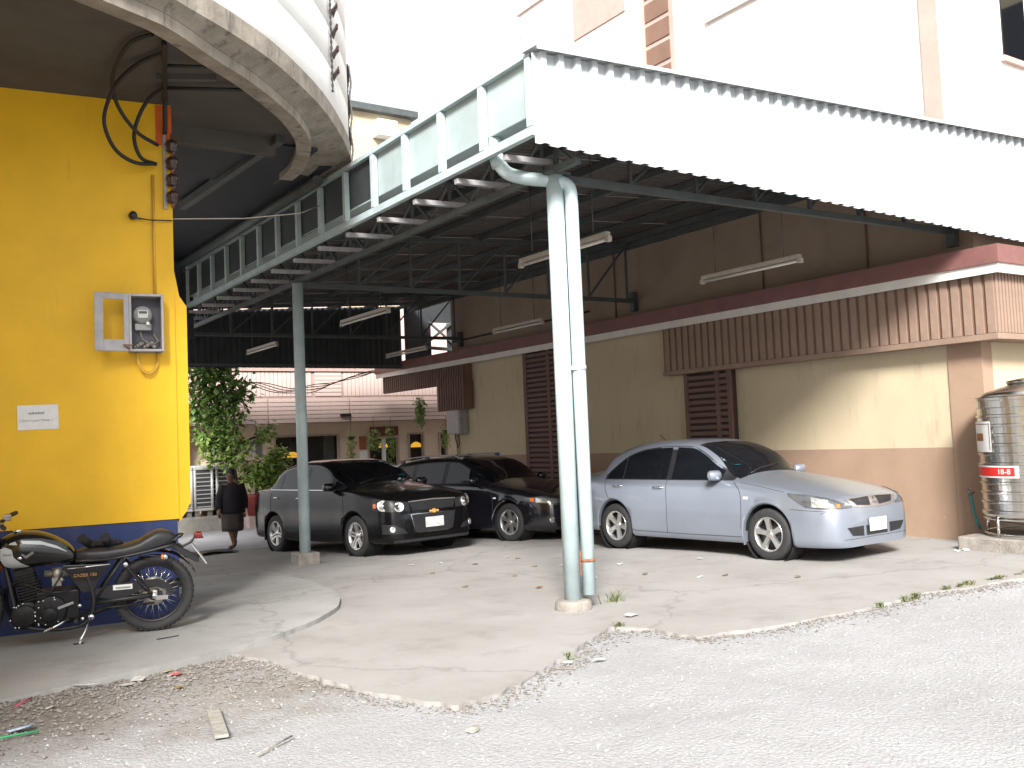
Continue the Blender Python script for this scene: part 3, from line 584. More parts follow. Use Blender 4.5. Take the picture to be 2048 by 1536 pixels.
# gutter along the left side: frame, sheets and trough
GY0, GY1 = 6.46, 21.9
MB().bar((4.70, GY0, 4.17), (4.70, GY1, 4.17), 0.06, 0.075).build('gutter_bottom_rail', 'paintsteel', cp, world=True)
MB().bar((4.70, GY0, 4.85), (4.70, GY1, 4.85), 0.05, 0.05).build('gutter_top_rail', 'paintsteel', cp, world=True)
MB().box((4.735, GY0, 4.34), (5.02, GY1, 4.355)).build('gutter_trough', 'guttersheet', cp, world=True)
ys = [6.50+0.77*k for k in range(21) if 6.50+0.77*k < GY1]
stile = MB().box((-0.03, -0.033, -0.30), (0.03, 0.033, 0.30)).mesh('stile', 'paintsteel')
for k, y in enumerate(ys): share('stile', stile, cp, (4.70-5.2, y-6.9, 4.515))
for k in range(len(ys)-1):
    a, b = ys[k], ys[k+1]; mb = MB()
    j = 0.006*(k % 3)
    mb.box((4.738-j*0.3, a+0.002, 4.335+j), (4.742, b-0.002, 4.835)); mb.build('gutter_sheet', 'guttersheet' if a < 9.5 else 'darksheet', cp, world=True)  # far sheets get a dark colour standing in for shade under the overhang
arm = MB().bar((0, 0, 0), (0.62, 0, 0.02), 0.06, 0.05).mesh('outrigger_arm', 'greymetal')
for k in range(18): share('outrigger_arm', arm, cp, (4.71-5.2, 6.95+0.86*k-6.9, 4.07))
# long truss over the posts
TX = 5.19
MB().bar((TX, 6.5, 3.99), (TX, GY1, 3.99), 0.06, 0.06).build('long_chord', 'trusssteel', cp, world=True)
MB().bar((TX, 6.5, 4.40), (TX, GY1, 4.40), 0.06, 0.06).build('long_chord', 'trusssteel', cp, world=True)
web = MB(); web.bar((0, 0, 0.03), (0, 0.43, 0.38), 0.028); web.bar((0, 0.43, 0.38), (0, 0.86, 0.03), 0.028); web.bar((0, 0.43, 0.03), (0, 0.43, 0.38), 0.03)
webm = web.mesh('truss_web', 'trusssteel')
for k in range(17): share('truss_web', webm, cp, (TX-5.2, 6.6+0.86*k-6.9, 3.99))
# cross trusses from the posts to the building wall
for ty in (6.9, 13.15, 19.4):
    bot = lambda x: 3.93+(x-5.2)*0.010; top = lambda x: roof_z(x)-0.10
    MB().bar((5.2, ty, bot(5.2)), (11.62, ty, bot(11.62)), 0.06, 0.07).build('truss_bottom_chord', 'trusssteel', cp, world=True)
    MB().bar((4.78, ty, top(4.78)), (11.62, ty, top(11.62)), 0.06, 0.07).build('truss_top_chord', 'trusssteel', cp, world=True)
    nx = 7; dx = (11.5-5.25)/nx
    for k in range(nx+1):
        x = 5.25+k*dx; MB().bar((x, ty, bot(x)+0.035), (x, ty, top(x)-0.035), 0.035).build('truss_strut', 'trusssteel', cp, world=True)
        if k < nx: MB().bar((x, ty+0.003, bot(x)+0.035), (x+dx, ty+0.003, top(x+dx)-0.035), 0.028).build('truss_diagonal', 'trusssteel', cp, world=True)
    MB().box((11.60, ty-0.06, 3.80), (11.697, ty+0.06, 4.15)).build('wall_plate', 'trusssteel', cp, world=True)
for k in range(7):                                    # purlins under the sheets
    x = 5.35+k*1.0; z = roof_z(x)-0.055
    MB().bar((x, 6.5, z), (x, GY1, z), 0.05, 0.09).build('purlin', 'trusssteel', cp, world=True)
MB().bar((11.60, 6.5, 5.02), (11.60, GY1, 5.02), 0.07, 0.14).build('wall_beam', 'trusssteel', cp, world=True)
# roof in ribbed sheets
def ribs(width, pitch, rise, tw=0.35):
    pts = []; k = int(round(width/pitch))
    for i in range(k):
        a = i*pitch; pts += [(a, 0), (a+pitch*(0.5-tw/2-0.08), 0), (a+pitch*(0.5-tw/2), rise), (a+pitch*(0.5+tw/2), rise), (a+pitch*(0.5+tw/2+0.08), 0)]
    pts.append((width, 0)); return pts
pr = ribs(0.77, 0.11, 0.026)
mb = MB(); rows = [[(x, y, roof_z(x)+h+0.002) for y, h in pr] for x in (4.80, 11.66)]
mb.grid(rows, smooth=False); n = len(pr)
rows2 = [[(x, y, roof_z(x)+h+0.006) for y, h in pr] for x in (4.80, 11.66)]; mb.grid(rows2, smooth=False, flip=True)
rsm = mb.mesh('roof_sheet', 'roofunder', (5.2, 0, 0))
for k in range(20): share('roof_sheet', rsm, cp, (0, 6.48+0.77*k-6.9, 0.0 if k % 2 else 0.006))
# white ribbed front in sheets
def fz0(x): return 4.04-(x-4.66)*0.0275
def fz1(x): return 4.83+(x-4.66)*0.046
x0 = 4.66; pf = ribs(0.75, 0.1875, 0.045, 0.30)
for k in range(13):
    xs = x0+0.75*k; mb = MB(); dy = 6.40+(0.003 if k % 2 else 0)
    mb.grid([[(xs+a, dy-h, fz0(xs+a)) for a, h in pf], [(xs+a, dy-h, fz1(xs+a)) for a, h in pf]], smooth=False, flip=True)
    mb.grid([[(xs+a, dy-h+0.004, fz0(xs+a)) for a, h in pf], [(xs+a, dy-h+0.004, fz1(xs+a)) for a, h in pf]], smooth=False)
    mb.build('front_sheet', 'fasciawhite', cp, world=True, fix=False)
mb = MB(); xe = x0+0.75*13
mb.grid([[(x, 6.292, fz1(x)-0.012) for x in (x0-0.02, xe)], [(x, 6.290, fz1(x)+0.022) for x in (x0-0.02, xe)], [(x, 6.52, fz1(x)+0.03) for x in (x0-0.02, xe)]], smooth=False)
mb.grid([[(x, 6.296, fz1(x)-0.012) for x in (x0-0.02, xe)], [(x, 6.294, fz1(x)+0.018) for x in (x0-0.02, xe)], [(x, 6.52, fz1(x)+0.026) for x in (x0-0.02, xe)]], smooth=False, flip=True)
mb.build('front_flashing', 'fasciawhite', cp, world=True, fix=False)
MB().bar((4.72, 6.45, 4.12), (13.0, 6.45, 3.90), 0.05, 0.06).build('fascia_rail', 'trusssteel', cp, world=True)
# dark rear fascia with the gap next to the building
for k in range(9):
    xs = 4.70+0.744*k; w = 0.744; prr = ribs(w, 0.15, 0.03, 0.4); mb = MB()
    mb.grid([[(xs+a, 21.95-h, 3.48) for a, h in prr], [(xs+a, 21.95-h, roof_z(xs+a)-0.01) for a, h in prr]], smooth=False)
    mb.grid([[(xs+a, 21.956-h, 3.48) for a, h in prr], [(xs+a, 21.956-h, roof_z(xs+a)-0.01) for a, h in prr]], smooth=False, flip=True)
    mb.build('rear_sheet', 'darksheet', cp, world=True, fix=False)
MB().bar((4.7, 21.90, 3.54), (11.38, 21.90, 3.54), 0.04, 0.06).build('rear_rail', 'trusssteel', cp, world=True)
MB().box((11.49, 21.93, 3.60), (12.27, 21.95, 5.12)).build('rear_sheet', 'darksheet', cp, world=True)
MB().box((12.2, 21.96, 4.72), (14.6, 21.98, 5.3)).build('rear_sheet', 'darksheet', cp, world=True)
MB().box((12.78, 21.97, 3.6), (14.6, 21.99, 4.71)).build('rear_sheet', 'darksheet', cp, world=True)
MB().bar((11.9, 21.9, 4.0), (13.0, 21.9, 4.8), 0.06).build('rear_brace', 'trusssteel', cp, world=True)
MB().bar((12.2, 21.9, 4.72), (13.0, 21.9, 4.1), 0.05).build('rear_brace', 'trusssteel', cp, world=True)
MB().bar((11.9, 21.9, 4.05), (13.4, 21.9, 3.98), 0.08).build('rear_brace', 'trusssteel', cp, world=True)

# fluorescent lamps hung in two rows
def lamp(label, x, y0, y1, z):
    t = thing('fluorescent_lamp', label, 'lamp', (x, (y0+y1)/2, z), 0, 'unlit strip lamps hung under the carport roof'); h = (y1-y0)/2
    MB().box((-0.035, -h, 0.035), (0.035, h, 0.085)).build('batten_body', 'fixture', t, bevel=0.004)
    MB().tube([(0, -h+0.04, 0.0), (0, h-0.04, 0.0)], 0.019, 12).build('tube', 'tube', t)
    for s in (-1, 1): MB().box((-0.03, s*h-0.03, -0.03), (0.03, s*h+0.03, 0.036)).build('lamp_holder', 'fixture', t, bevel=0.006)
    for s in (-0.7, 0.7): MB().tube([(0, s*h, 0.085), (0, s*h, roof_z(x)-z-0.06)], 0.006, 6).build('hanger_rod', 'trusssteel', t)
lamp('strip lamp hanging just behind the twin front posts', 6.72, 7.95, 9.65, 3.70)
lamp('strip lamp hanging above the silver sedan near the wall', 9.98, 8.0, 9.75, 3.70)
lamp('strip lamp in the left row above the dark grey car', 6.95, 13.8, 15.65, 3.70)
lamp('farthest strip lamp of the left row near the dark rear sheets', 6.98, 19.05, 20.85, 3.70)
lamp('strip lamp in the right row above the black wagon', 10.42, 14.35, 16.0, 3.70)
lamp('farthest strip lamp of the right row beside the rear gap', 10.6, 19.2, 21.2, 3.70)

# ------------------------------------------------------------------ beige building on the right
bb = thing('beige_building', 'beige and brown building along the right side of the carport', 'building', (11.7, 6.65, 0.0))
XW, Y0, Y1 = 11.7, 6.65, 19.9
MB().box((XW-0.004, Y0+0.45, -0.4), (19, Y1, 1.20)).build('lower_wall', 'brownband', bb, world=True)
MB().box((XW, Y0, 1.20), (19, Y1-0.003, 3.60)).build('wall', 'beige', bb, world=True)
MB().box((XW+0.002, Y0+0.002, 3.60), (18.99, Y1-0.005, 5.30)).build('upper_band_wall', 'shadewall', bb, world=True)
MB().box((XW+0.004, Y0+0.003, -0.4), (18.9, Y0+0.44, 1.199)).build('end_wall_base', 'brownband', bb, world=True)
MB().box((XW-0.02, Y0-0.012, -0.2), (XW+0.22, Y0+0.45, 3.38)).build('corner_column', 'brownband', bb, world=True)
MB().box((XW-0.10, Y1-0.22, -0.4), (XW+0.25, Y1+0.04, 2.3)).build('end_column', 'beige', bb, world=True)
MB().box((XW+0.002, Y0+0.002, 5.302), (19, Y1-0.2, 8.55)).build('upper_wall', 'upwhite', bb, world=True)
MB().box((XW+0.004, 11.2, 8.552), (18.9, Y1-0.25, 10.35)).build('upper_wall', 'upwhite', bb, world=True)
MB().box((XW-0.325, 12.70, 9.25), (XW-0.302, 14.2, 10.42)).build('bay_cladding', 'pinkband', bb, world=True)
MB().box((XW-0.03, 6.92, 5.31), (XW+0.2, 7.17, 8.5)).build('upper_column', 'pinkband', bb, world=True)
MB().box((XW-0.05, 11.75, 5.31), (XW+0.2, 12.55, 10.3)).build('upper_pilaster', 'pinkband', bb, world=True)
for k in range(11): MB().box((XW-0.07, 11.85, 5.6+0.42*k), (XW-0.049, 12.45, 5.93+0.42*k)).build('pilaster_panel', 'battenback', bb, world=True)
MB().box((XW-0.3, 12.6, 7.9), (XW+0.2, 16.0, 10.5)).build('upper_bay', 'palepink', bb, world=True)
MB().box((XW-0.35, 12.5, 10.5), (19, 16.1, 10.65)).build('bay_roof', 'palepink', bb, world=True)
MB().box((XW-0.06, Y0-0.2, 8.4), (19.2, 11.0, 8.75)).build('upper_eave', 'palepink', bb, world=True)
# eave: maroon fascia, white trim, soffit
EX, EY, EF = 11.35, 6.16, 23.5
mb = MB(); mb.box((EX, EY, 3.455), (EX+0.05, EF, 3.68)); mb.box((EX+0.051, EY, 3.455), (16, EY+0.05, 3.68)); mb.build('eave_fascia', 'eave', bb, world=True)
mb = MB(); mb.box((EX+0.03, EY+0.03, 3.335), (EX+0.06, EF, 3.454)); mb.box((EX+0.061, EY+0.03, 3.335), (16, EY+0.06, 3.454)); mb.build('eave_trim', 'eavewhite', bb, world=True)
mb = MB(); mb.box((EX+0.061, EY+0.061, 3.39), (XW+0.05, EF-0.01, 3.42)); mb.box((XW+0.051, EY+0.061, 3.39), (16, Y0+0.05, 3.42)); mb.build('eave_soffit', 'eavewhite', bb, world=True)
mb = MB(); mb.box((EX+0.052, EY+0.052, 3.65), (XW+0.02, EF-0.02, 3.672)); mb.build('eave_top', 'eave', bb, world=True)
MB().box((EX+0.10, Y1+0.05, 3.42), (13.2, EF-0.02, 3.66)).build('eave_end_slab', 'eave', bb, world=True)
# ribbed brown panel under the eave
PX = 11.47; PY0, PY1 = 6.30, 12.25
MB().box((PX+0.02, PY0+0.02, 2.55), (XW-0.021, PY1, 3.385)).build('panel_backing', 'battenback', bb, world=True)
MB().box((XW-0.02, PY0+0.02, 2.56), (16, Y0-0.013, 3.385)).build('panel_backing', 'battenback', bb, world=True)
MB().box((PX-0.012, PY0-0.012, 2.53), (XW-0.03, PY1+0.01, 2.605)).build('panel_sill', 'batten', bb, world=True)
MB().box((XW-0.03, PY0-0.010, 2.532), (16, Y0-0.02, 2.603)).build('panel_sill', 'batten', bb, world=True)
bt = MB().box((-0.006, -0.050, 2.61), (0.019, 0.050, 3.38)).mesh('batten', 'batten')
k = 0; y = PY0+0.06
while y < PY1-0.03: share('batten', bt, bb, (PX-XW, y-Y0, 0)); y += 0.152
bt2 = MB().box((-0.026, -0.006, 2.61), (0.026, 0.019, 3.38)).mesh('batten', 'batten')
x = PX+0.06
while x < 14.5: share('batten', bt2, bb, (x-XW, PY0-Y0, 0)); x += 0.075
# ribbed panels at the far end
MB().box((PX+0.02, 19.0, 2.93), (XW-0.021, 23.3, 3.36)).build('far_panel_backing', 'battenback', bb, world=True)
bt3 = MB().box((-0.004, -0.035, 2.90), (0.019, 0.035, 3.37)).mesh('batten', 'louver')
y = 19.05
while y < 23.3: share('batten', bt3, bb, (PX-XW, y-Y0, 0)); y += 0.115
MB().box((PX-0.03, 18.95, 2.30), (XW-0.021, 20.25, 2.925)).build('far_panel_box', 'battenback', bb, world=True)
bt4 = MB().box((-0.004, -0.035, 2.28), (0.019, 0.035, 3.10)).mesh('batten', 'louver')
y = 19.0
while y < 20.25: share('batten', bt4, bb, (PX-0.05-XW, y-Y0, 0)); y += 0.115
# two slatted vent pilasters
def vent(ya, yb_, z1, cols):
    MB().box((XW-0.10, ya, -0.2), (XW-0.006, yb_, z1)).build('vent_back', 'slot', bb, world=True)
    fr = MB(); edges = sorted(cols); last = ya
    for (a, b) in edges: fr.box((XW-0.145, last, -0.2), (XW-0.101, a, z1)); last = b
    fr.box((XW-0.145, last, -0.2), (XW-0.101, yb_, z1)); fr.build('vent_frame', 'louver', bb, world=True)
    for (a, b) in edges:
        sm = MB().add([(-0.135, 0, 0), (-0.135, b-a, 0), (-0.135, b-a, 0.062), (-0.135, 0, 0.062), (-0.101, 0, 0.035), (-0.101, b-a, 0.035), (-0.101, b-a, 0.075), (-0.101, 0, 0.075)],
            [(0, 3, 2, 1), (4, 5, 6, 7), (0, 1, 5, 4), (1, 2, 6, 5), (2, 3, 7, 6), (3, 0, 4, 7)]).mesh('vent_slat', 'louver')
        z = 0.0
        while z < z1-0.08: share('vent_slat', sm, bb, (0, a-Y0, z)); z += 0.105
vent(10.80, 11.86, 2.529, [(10.88, 11.06), (11.14, 11.78)])
vent(15.35, 16.70, 3.40, [(15.45, 15.75), (15.85, 16.58)])
# conduits on the upper wall under the carport roof
for y in (8.2, 10.1, 13.7, 15.4):
    MB().tube([(XW-0.02, y, 3.73), (XW-0.02, y, 5.0)], 0.014, 6).build('wall_conduit', 'louver', bb, world=True)
mb = MB(); mb.tube([(XW-0.03, 14.5, 3.98), (XW-0.03, 19.8, 3.95)], 0.02, 6); mb.build('wall_cable', 'cable', bb, world=True)

w_ = MB().box((12.75, Y0-0.02, 6.45), (13.35, Y0+0.0, 7.6)).build('end_window', 'glass', bb, world=True); MB().box((12.68, Y0-0.06, 6.37), (13.42, Y0-0.001, 6.445)).build('window_sill', 'pinkband', w_, world=True)
eb = thing('electrical_cabinet', 'grey electrical cabinet on the far column behind the black wagon', 'cabinet', (11.55, 19.55, 1.72))
MB().box((-0.10, -0.30, 0), (0.14, 0.30, 0.62)).build('casing', 'greymetal', eb, bevel=0.01)
MB().box((-0.115, -0.27, 0.03), (-0.101, 0.27, 0.59)).build('door', 'greymetal', eb)
MB().tube([(-0.05, -0.15, 0), (-0.06, -0.2, -0.25), (-0.05, -0.1, -0.33), (-0.05, 0.0, -0.1), (-0.05, 0, 0)], 0.012, 6).build('loose_cable', 'cable', eb)

nb = thing('neighbour_building', 'sunlit cream neighbour building at the top right corner behind the eave', 'building', (16, -1, 0))
MB().box((19.5, 1.0, 0), (27, 12.0, 12.0)).build('wall', 'beige', nb, world=True)
for yy in (3.0, 6.2, 9.0):
    for zz_ in (5.2, 8.4):
        w_ = MB().box((19.42, yy, zz_), (19.46, yy+1.3, zz_+1.6)).build('window', 'glass', nb, world=True)
        MB().box((19.38, yy-0.1, zz_-0.12), (19.499, yy+1.4, zz_-0.01)).build('sill', 'pinkband', w_, world=True)

# ------------------------------------------------------------------ stainless water tank on its plinth
pl = MB().box((10.80, 5.2, -0.06), (15.0, 6.60, 0.16)).build('tank_plinth', 'footing', bevel=0.02); tag(pl, 'low concrete plinth under the stainless water tank', 'plinth')
tk = thing('water_tank', 'ribbed stainless steel water tank on a stand at the right edge', 'water tank', (11.46, 5.93, 0.16)); tk.scale = (1.07, 1.07, 1.0)
r = 0.58; prof = [(0.0, 0.12), (0.25, 0.13), (0.45, 0.17), (0.56, 0.235), (r, 0.27), (r, 0.30)]
z = 0.30
for k in range(11):
    prof += [(r, z+0.012), (r-0.014, z+0.02), (r-0.014, z+0.092), (r, z+0.10)]; z += 0.112
prof += [(r, z), (r, 1.60), (r+0.012, 1.605), (r+0.012, 1.635), (r, 1.64)]
MB().lathe(prof, (0, 0, 0), 'z', 72, smooth=False).build('tank_body', 'steel', tk)
MB().lathe([(r+0.002, 1.641), (0.46, 1.71), (0.30, 1.765), (0.24, 1.78), (0.24, 1.80), (0.0, 1.80)], (0, 0, 0), 'z', 56).build('tank_top', 'steel', tk)
ld = MB().lathe([(0.25, 1.801), (0.25, 1.83), (0.12, 1.855), (0.0, 1.86)], (0, 0, 0), 'z', 40).build('lid', 'steel', tk)
MB().tube([(-0.06, 0, 1.855), (-0.05, 0, 1.895), (0.05, 0, 1.895), (0.06, 0, 1.855)], 0.008, 8).build('lid_handle', 'steel', ld)
MB().lathe([(r-0.03, 0.20), (r-0.01, 0.20), (r-0.01, 0.23), (r-0.03, 0.23), (r-0.03, 0.20)], (0, 0, 0), 'z', 48, caps=False).build('stand_ring', 'steel', tk)
for a in (160, 215, 270, 325, 40, 100):
    c_, s_ = math.cos(R(a)), math.sin(R(a)); MB().tube([(c_*(r-0.02), s_*(r-0.02), 0.0), (c_*(r-0.02), s_*(r-0.02), 0.28)], 0.016, 8).build('stand_leg', 'steel', tk)
MB().lathe([(r-0.03, 0.03), (r-0.01, 0.03), (r-0.01, 0.05), (r-0.03, 0.05), (r-0.03, 0.03)], (0, 0, 0), 'z', 48, caps=False).build('foot_ring', 'steel', tk)
def decal(name, a0, a1, z0, z1, m, parent, out=0.004):
    rr = r+out; mb = MB(); mb.grid([[(rr*math.cos(R(a0+(a1-a0)*k/12)), rr*math.sin(R(a0+(a1-a0)*k/12)), zq) for k in range(13)] for zq in (z0, z1)], smooth=True); return mb.build(name, m, parent, fix=False)
decal('paper_label', 121, 161, 1.00, 1.36, 'signwhite', tk); decal('label_line', 158, 159, 1.02, 1.34, 'signbrown', tk, 0.0055)
decal('label_line', 123, 158, 1.325, 1.333, 'signbrown', tk, 0.0055); decal('label_print', 128, 148, 1.13, 1.22, 'signorange', tk, 0.0055)
decal('grade_plate', 122, 190, 0.70, 0.84, 'signwhite', tk); decal('grade_plate_red', 122, 186, 0.718, 0.822, 'signred', tk, 0.0055)
def curved_text(body, a_mid, zc, size, mname):
    o = text_obj('grade_lettering', body, size, mname, tk, (0, 0, 0), (0, 0, 0), 0.0004); me = o.data
    for v in me.vertices:
        a = R(a_mid)+v.co.x/r; rr = r+0.007+v.co.z; zz = zc+v.co.y; v.co = (rr*math.cos(a), rr*math.sin(a), zz)
curved_text('18-8', 174, 0.77, 0.085, 'signwhite')
decal('small_sticker', 200, 211, 1.20, 1.29, 'signwhite', tk)
hs_ = MB(); hs_.tube(smooth_curve([(11.60, 6.87, 0.60), (11.58, 6.85, 0.57), (11.585, 6.83, 0.4), (11.60, 6.80, 0.25), (11.62, 6.78, 0.17)], 16), 0.016, 8)
tag(hs_.build('garden_hose', 'hose'), 'short teal hose hanging from the tap beside the water tank', 'hose')
tp = thing('tap', 'small brass tap on the brown wall beside the water tank', 'tap', (11.66, 6.87, 0.62), R(-90))
MB().tube([(0.0, -0.10, 0), (0, 0.03, 0)], 0.012, 8).build('pipe', 'castalu', tp); MB().tube([(0, -0.07, 0.0), (0, -0.07, 0.05), (0.03, -0.07, 0.055), (-0.03, -0.07, 0.055)], 0.009, 6).build('handle', 'castalu', tp)

# ------------------------------------------------------------------ shop building at the back
SY = 25.0; SZ = -0.30
sh = thing('shop_building', 'cream shop front with pink slatted upper band behind the parked cars', 'shop', (10.5, SY, SZ))
def sbox(name, a, b, m, parent=None, bev=0): return MB().box(a, b).build(name, m, parent or sh, world=True, bevel=bev)
# wall with openings: x ranges of openings (x0,x1,z0,z1)
ops = [(9.0, 10.92, 0.1, 1.90), (11.78, 12.78, SZ, 1.76), (13.08, 13.62, 0.2, 1.86), (14.12, 14.42, 0.2, 1.84)]
xs = 4.0
for (a, b, z0, z1) in ops:
    sbox('wall', (xs, SY, SZ-0.2), (a, SY+0.2, 2.30), 'shopwall')
    sbox('wall_lintel', (a, SY+0.002, z1), (b, SY+0.198, 2.298), 'shopwall')
    if z0 > SZ: sbox('wall_apron', (a, SY+0.002, SZ-0.2), (b, SY+0.198, z0), 'shopwall')
    xs = b
sbox('wall', (xs, SY, SZ-0.2), (18.0, SY+0.2, 2.30), 'shopwall')
sbox('back_room', (4.0, SY+2.0, SZ), (18.0, SY+2.2, 2.3), 'interior')
sbox('room_ceiling', (4.0, SY+0.21, 2.2), (18.0, SY+2.0, 2.3), 'interior')
for (a, b, z0, z1) in ops:
    w = sbox('window_frame', (a, SY-0.03, z1-0.05), (b, SY-0.002, z1), 'frame')
    f = MB(); f.box((a, SY-0.03, z0), (a+0.05, SY-0.001, z1-0.05)); f.box((b-0.05, SY-0.03, z0), (b, SY-0.001, z1-0.05)); f.build('jamb', 'frame', w, world=True)
    g = sbox('pane', (a+0.05, SY+0.10, z0), (b-0.05, SY+0.106, z1-0.05), 'clear', w)
sbox('mullion', (12.24, SY-0.03, SZ), (12.34, SY+0.05, 1.71), 'signwhite')
sbox('curtain', (10.55, SY+0.25, 0.1), (10.86, SY+0.28, 1.86), 'curtain'); sbox('curtain', (13.12, SY+0.25, 0.2), (13.30, SY+0.28, 1.84), 'curtain')
def shade(label, x, z, rr):
    t = thing('pendant_lamp', label, 'lamp', (x, SY+0.7, z))
    MB().lathe([(rr*0.25, 0.16), (rr*0.8, 0.10), (rr, 0.0), (rr*0.9, 0.0)], (0, 0, 0), 'z', 20).build('shade', 'lampshade', t)
    MB().tube([(0, 0, 0.16), (0, 0, 2.2-z)], 0.008, 6).build('cord', 'cable', t)
shade('large yellow pendant lamp inside the left shop window', 9.75, 1.28, 0.30); shade('small yellow lamp inside the shop door', 12.62, 1.45, 0.14); shade('yellow pendant lamp inside the narrow shop window', 13.72, 1.42, 0.18)
tag(MB().box((11.86, SY-0.05, 1.79), (12.75, SY-0.005, 2.06)).build('shop_sign', 'signbrown'), 'dark red sign board above the shop door', 'sign')
tag(MB().box((11.52, SY-0.05, 1.43), (11.72, SY-0.005, 1.80)).build('menu_board', 'signorange'), 'small orange printed board left of the shop door', 'sign')
tag(MB().box((11.52, SY-0.05, 1.05), (11.74, SY-0.005, 1.40)).build('notice_board', 'signwhite'), 'pale notice under the orange board left of the shop door', 'notice')
# projecting slatted band
sbox('band_backing', (4.0, SY-0.45, 2.22), (18.0, SY-0.003, 3.62), 'slatback')
zs = 2.22; hs_m = MB().box((-1.15, -0.03, 0), (1.15, 0.0, 0.096)).mesh('slat', 'slat')
for k in range(6):
    for x in range(6): share('slat', hs_m, sh, (5.2+2.34*x-10.5, -0.451, 2.225+0.112*k-SZ))
vb = MB().box((-0.051, -0.018, 0), (0.051, 0.0, 0.66)).mesh('batten', 'slat')
x = 4.1
while x < 17.9:
    if not (10.0 < x < 10.85) and not (6.8 < x < 7.3): share('batten', vb, sh, (x-10.5, -0.451, 2.94-SZ))
    x += 0.118
sm_ = MB().box((-0.39, -0.025, 0), (0.39, 0.0, 0.096)).mesh('slat', 'slat')
for k in range(6): share('slat', sm_, sh, (10.43-10.5, -0.451, 2.94+0.112*k-SZ))
sbox('band_cap', (4.0, SY-0.52, 3.62), (18.0, SY+0.1, 3.74), 'slatback')
sbox('upper_storey', (4.0, SY+0.5, 3.74), (18.0, SY+3.0, 5.6), 'slat')
tag(MB().box((10.75, SY-0.56, 2.36), (11.05, SY-0.482, 2.44)).build('wall_light', 'black'), 'small black wall light on the pink slats of the shop', 'light')
tag(MB().box((14.45, SY-0.12, 2.0), (14.55, SY-0.002, 2.08)).build('camera_unit', 'black'), 'tiny black camera under the slats at the right end of the shop', 'camera')
# left wing of the slatted band, turned towards the lane
lw = thing('shop_wing', 'white slatted wing at the left end of the shop behind the tree', 'shop wing', (6.2, 24.2, SZ), R(20))
MB().box((-2.2, 0.05, 2.3), (0.35, 0.3, 3.2)).build('backing', 'slatback', lw); MB().box((-2.2, 0.1, 0), (0.35, 0.3, 2.299)).build('wall', 'shopwall', lw)
for k in range(8): MB().box((-2.2, 0.015, 2.31+0.112*k), (0.35, 0.049, 2.395+0.112*k)).build('slat', 'upwhite', lw)
MB().tube([(-0.1, 0.08, 0), (-0.1, 0.08, 2.3)], 0.03, 8).build('drainpipe', 'louver', lw)
# kerb
kb = MB(); kb.box((-6, 22.6, SZ-0.1), (7.35, 24.4, 0.02)); tag(kb.build('stained_kerb', 'kerbgrey', bevel=0.03), 'stained grey concrete ledge under the condensers', 'ledge')
kb = MB(); kb.box((7.36, 22.3, SZ-0.1), (18.0, 24.95, -0.02)); tag(kb.build('pink_kerb', 'kerbpink', bevel=0.03), 'faded pink raised kerb in front of the shop', 'kerb')

# condensers in a row
def condenser(label, x):
    t = thing('condenser', label, 'air conditioner', (x, 23.2, 0.02), 0, 'condensers on the ledge')
    MB().box((-0.20, -0.32, 0.20), (0.20, 0.32, 1.10)).build('coil', 'acdark', t)
    MB().box((-0.23, -0.35, 1.10), (0.23, 0.35, 1.20)).build('top_cover', 'ac', t, bevel=0.02)
    for s in (-1, 1):
        for q in (-1, 1): MB().tube([(s*0.20, q*0.32, 0.18), (s*0.20, q*0.32, 1.10)], 0.035, 8).build('corner_post', 'ac', t)
    sl_ = MB(); sl_.box((-0.215, -0.345, 0), (0.215, 0.345, 0.022)); me = sl_.mesh('grille_bar', 'ac')
    for k in range(9): share('grille_bar', me, t, (0, 0, 0.22+0.098*k))
    MB().box((-0.22, -0.34, 0.14), (0.22, 0.34, 0.20)).build('base_tray', 'ac', t)
    for s in (-1, 1): MB().box((s*0.15-0.05, -0.30, 0.0), (s*0.15+0.05, 0.30, 0.14)).build('block_foot', 'footing', t)
condenser('leftmost slatted metal condenser beside the yellow wall edge', 6.02); condenser('middle slatted metal condenser of the row on the ledge', 6.50); condenser('rightmost slatted metal condenser behind the walking person', 7.02)

# foliage helper
def leaves(mb, pts, size, n, spread, rng, droop=0.3, asp=0.55):
    for _ in range(n):
        c = Vector(rng.choice(pts)); p = c+Vector((rng.gauss(0, 1)*spread[0], rng.gauss(0, 1)*spread[1], rng.gauss(0, 1)*spread[2]))
        d = Vector((rng.gauss(0, 1), rng.gauss(0, 1), rng.gauss(-droop, 0.5))).normalized(); s = size*rng.uniform(0.6, 1.3)
        sd = d.cross(Vector((rng.gauss(0, .4), rng.gauss(0, .4), 1))).normalized(); up = sd.cross(d)
        mb.add([p, p+d*s*0.5+sd*s*asp*0.5-up*s*0.06, p+d*s, p+d*s*0.5-sd*s*asp*0.5-up*s*0.06, p+d*s*0.5+up*s*0.05], [(0, 1, 4), (1, 2, 4), (2, 3, 4), (3, 0, 4)], True)
rng = random.Random(3)
tr = thing('climber_tree', 'tall tree thick with climbing leaves between the yellow wall and the shop', 'tree', (7.14, 22.75, 0.02))
MB().tube([tuple(v) for v in smooth_curve([(0, 0, -0.05), (0.04, 0.0, 0.7), (-0.05, 0.05, 1.5), (-0.25, 0.1, 2.4), (-0.4, 0.1, 3.3)], 14)], [0.13-0.006*k for k in range(14)], 10).build('trunk', 'bark', tr)
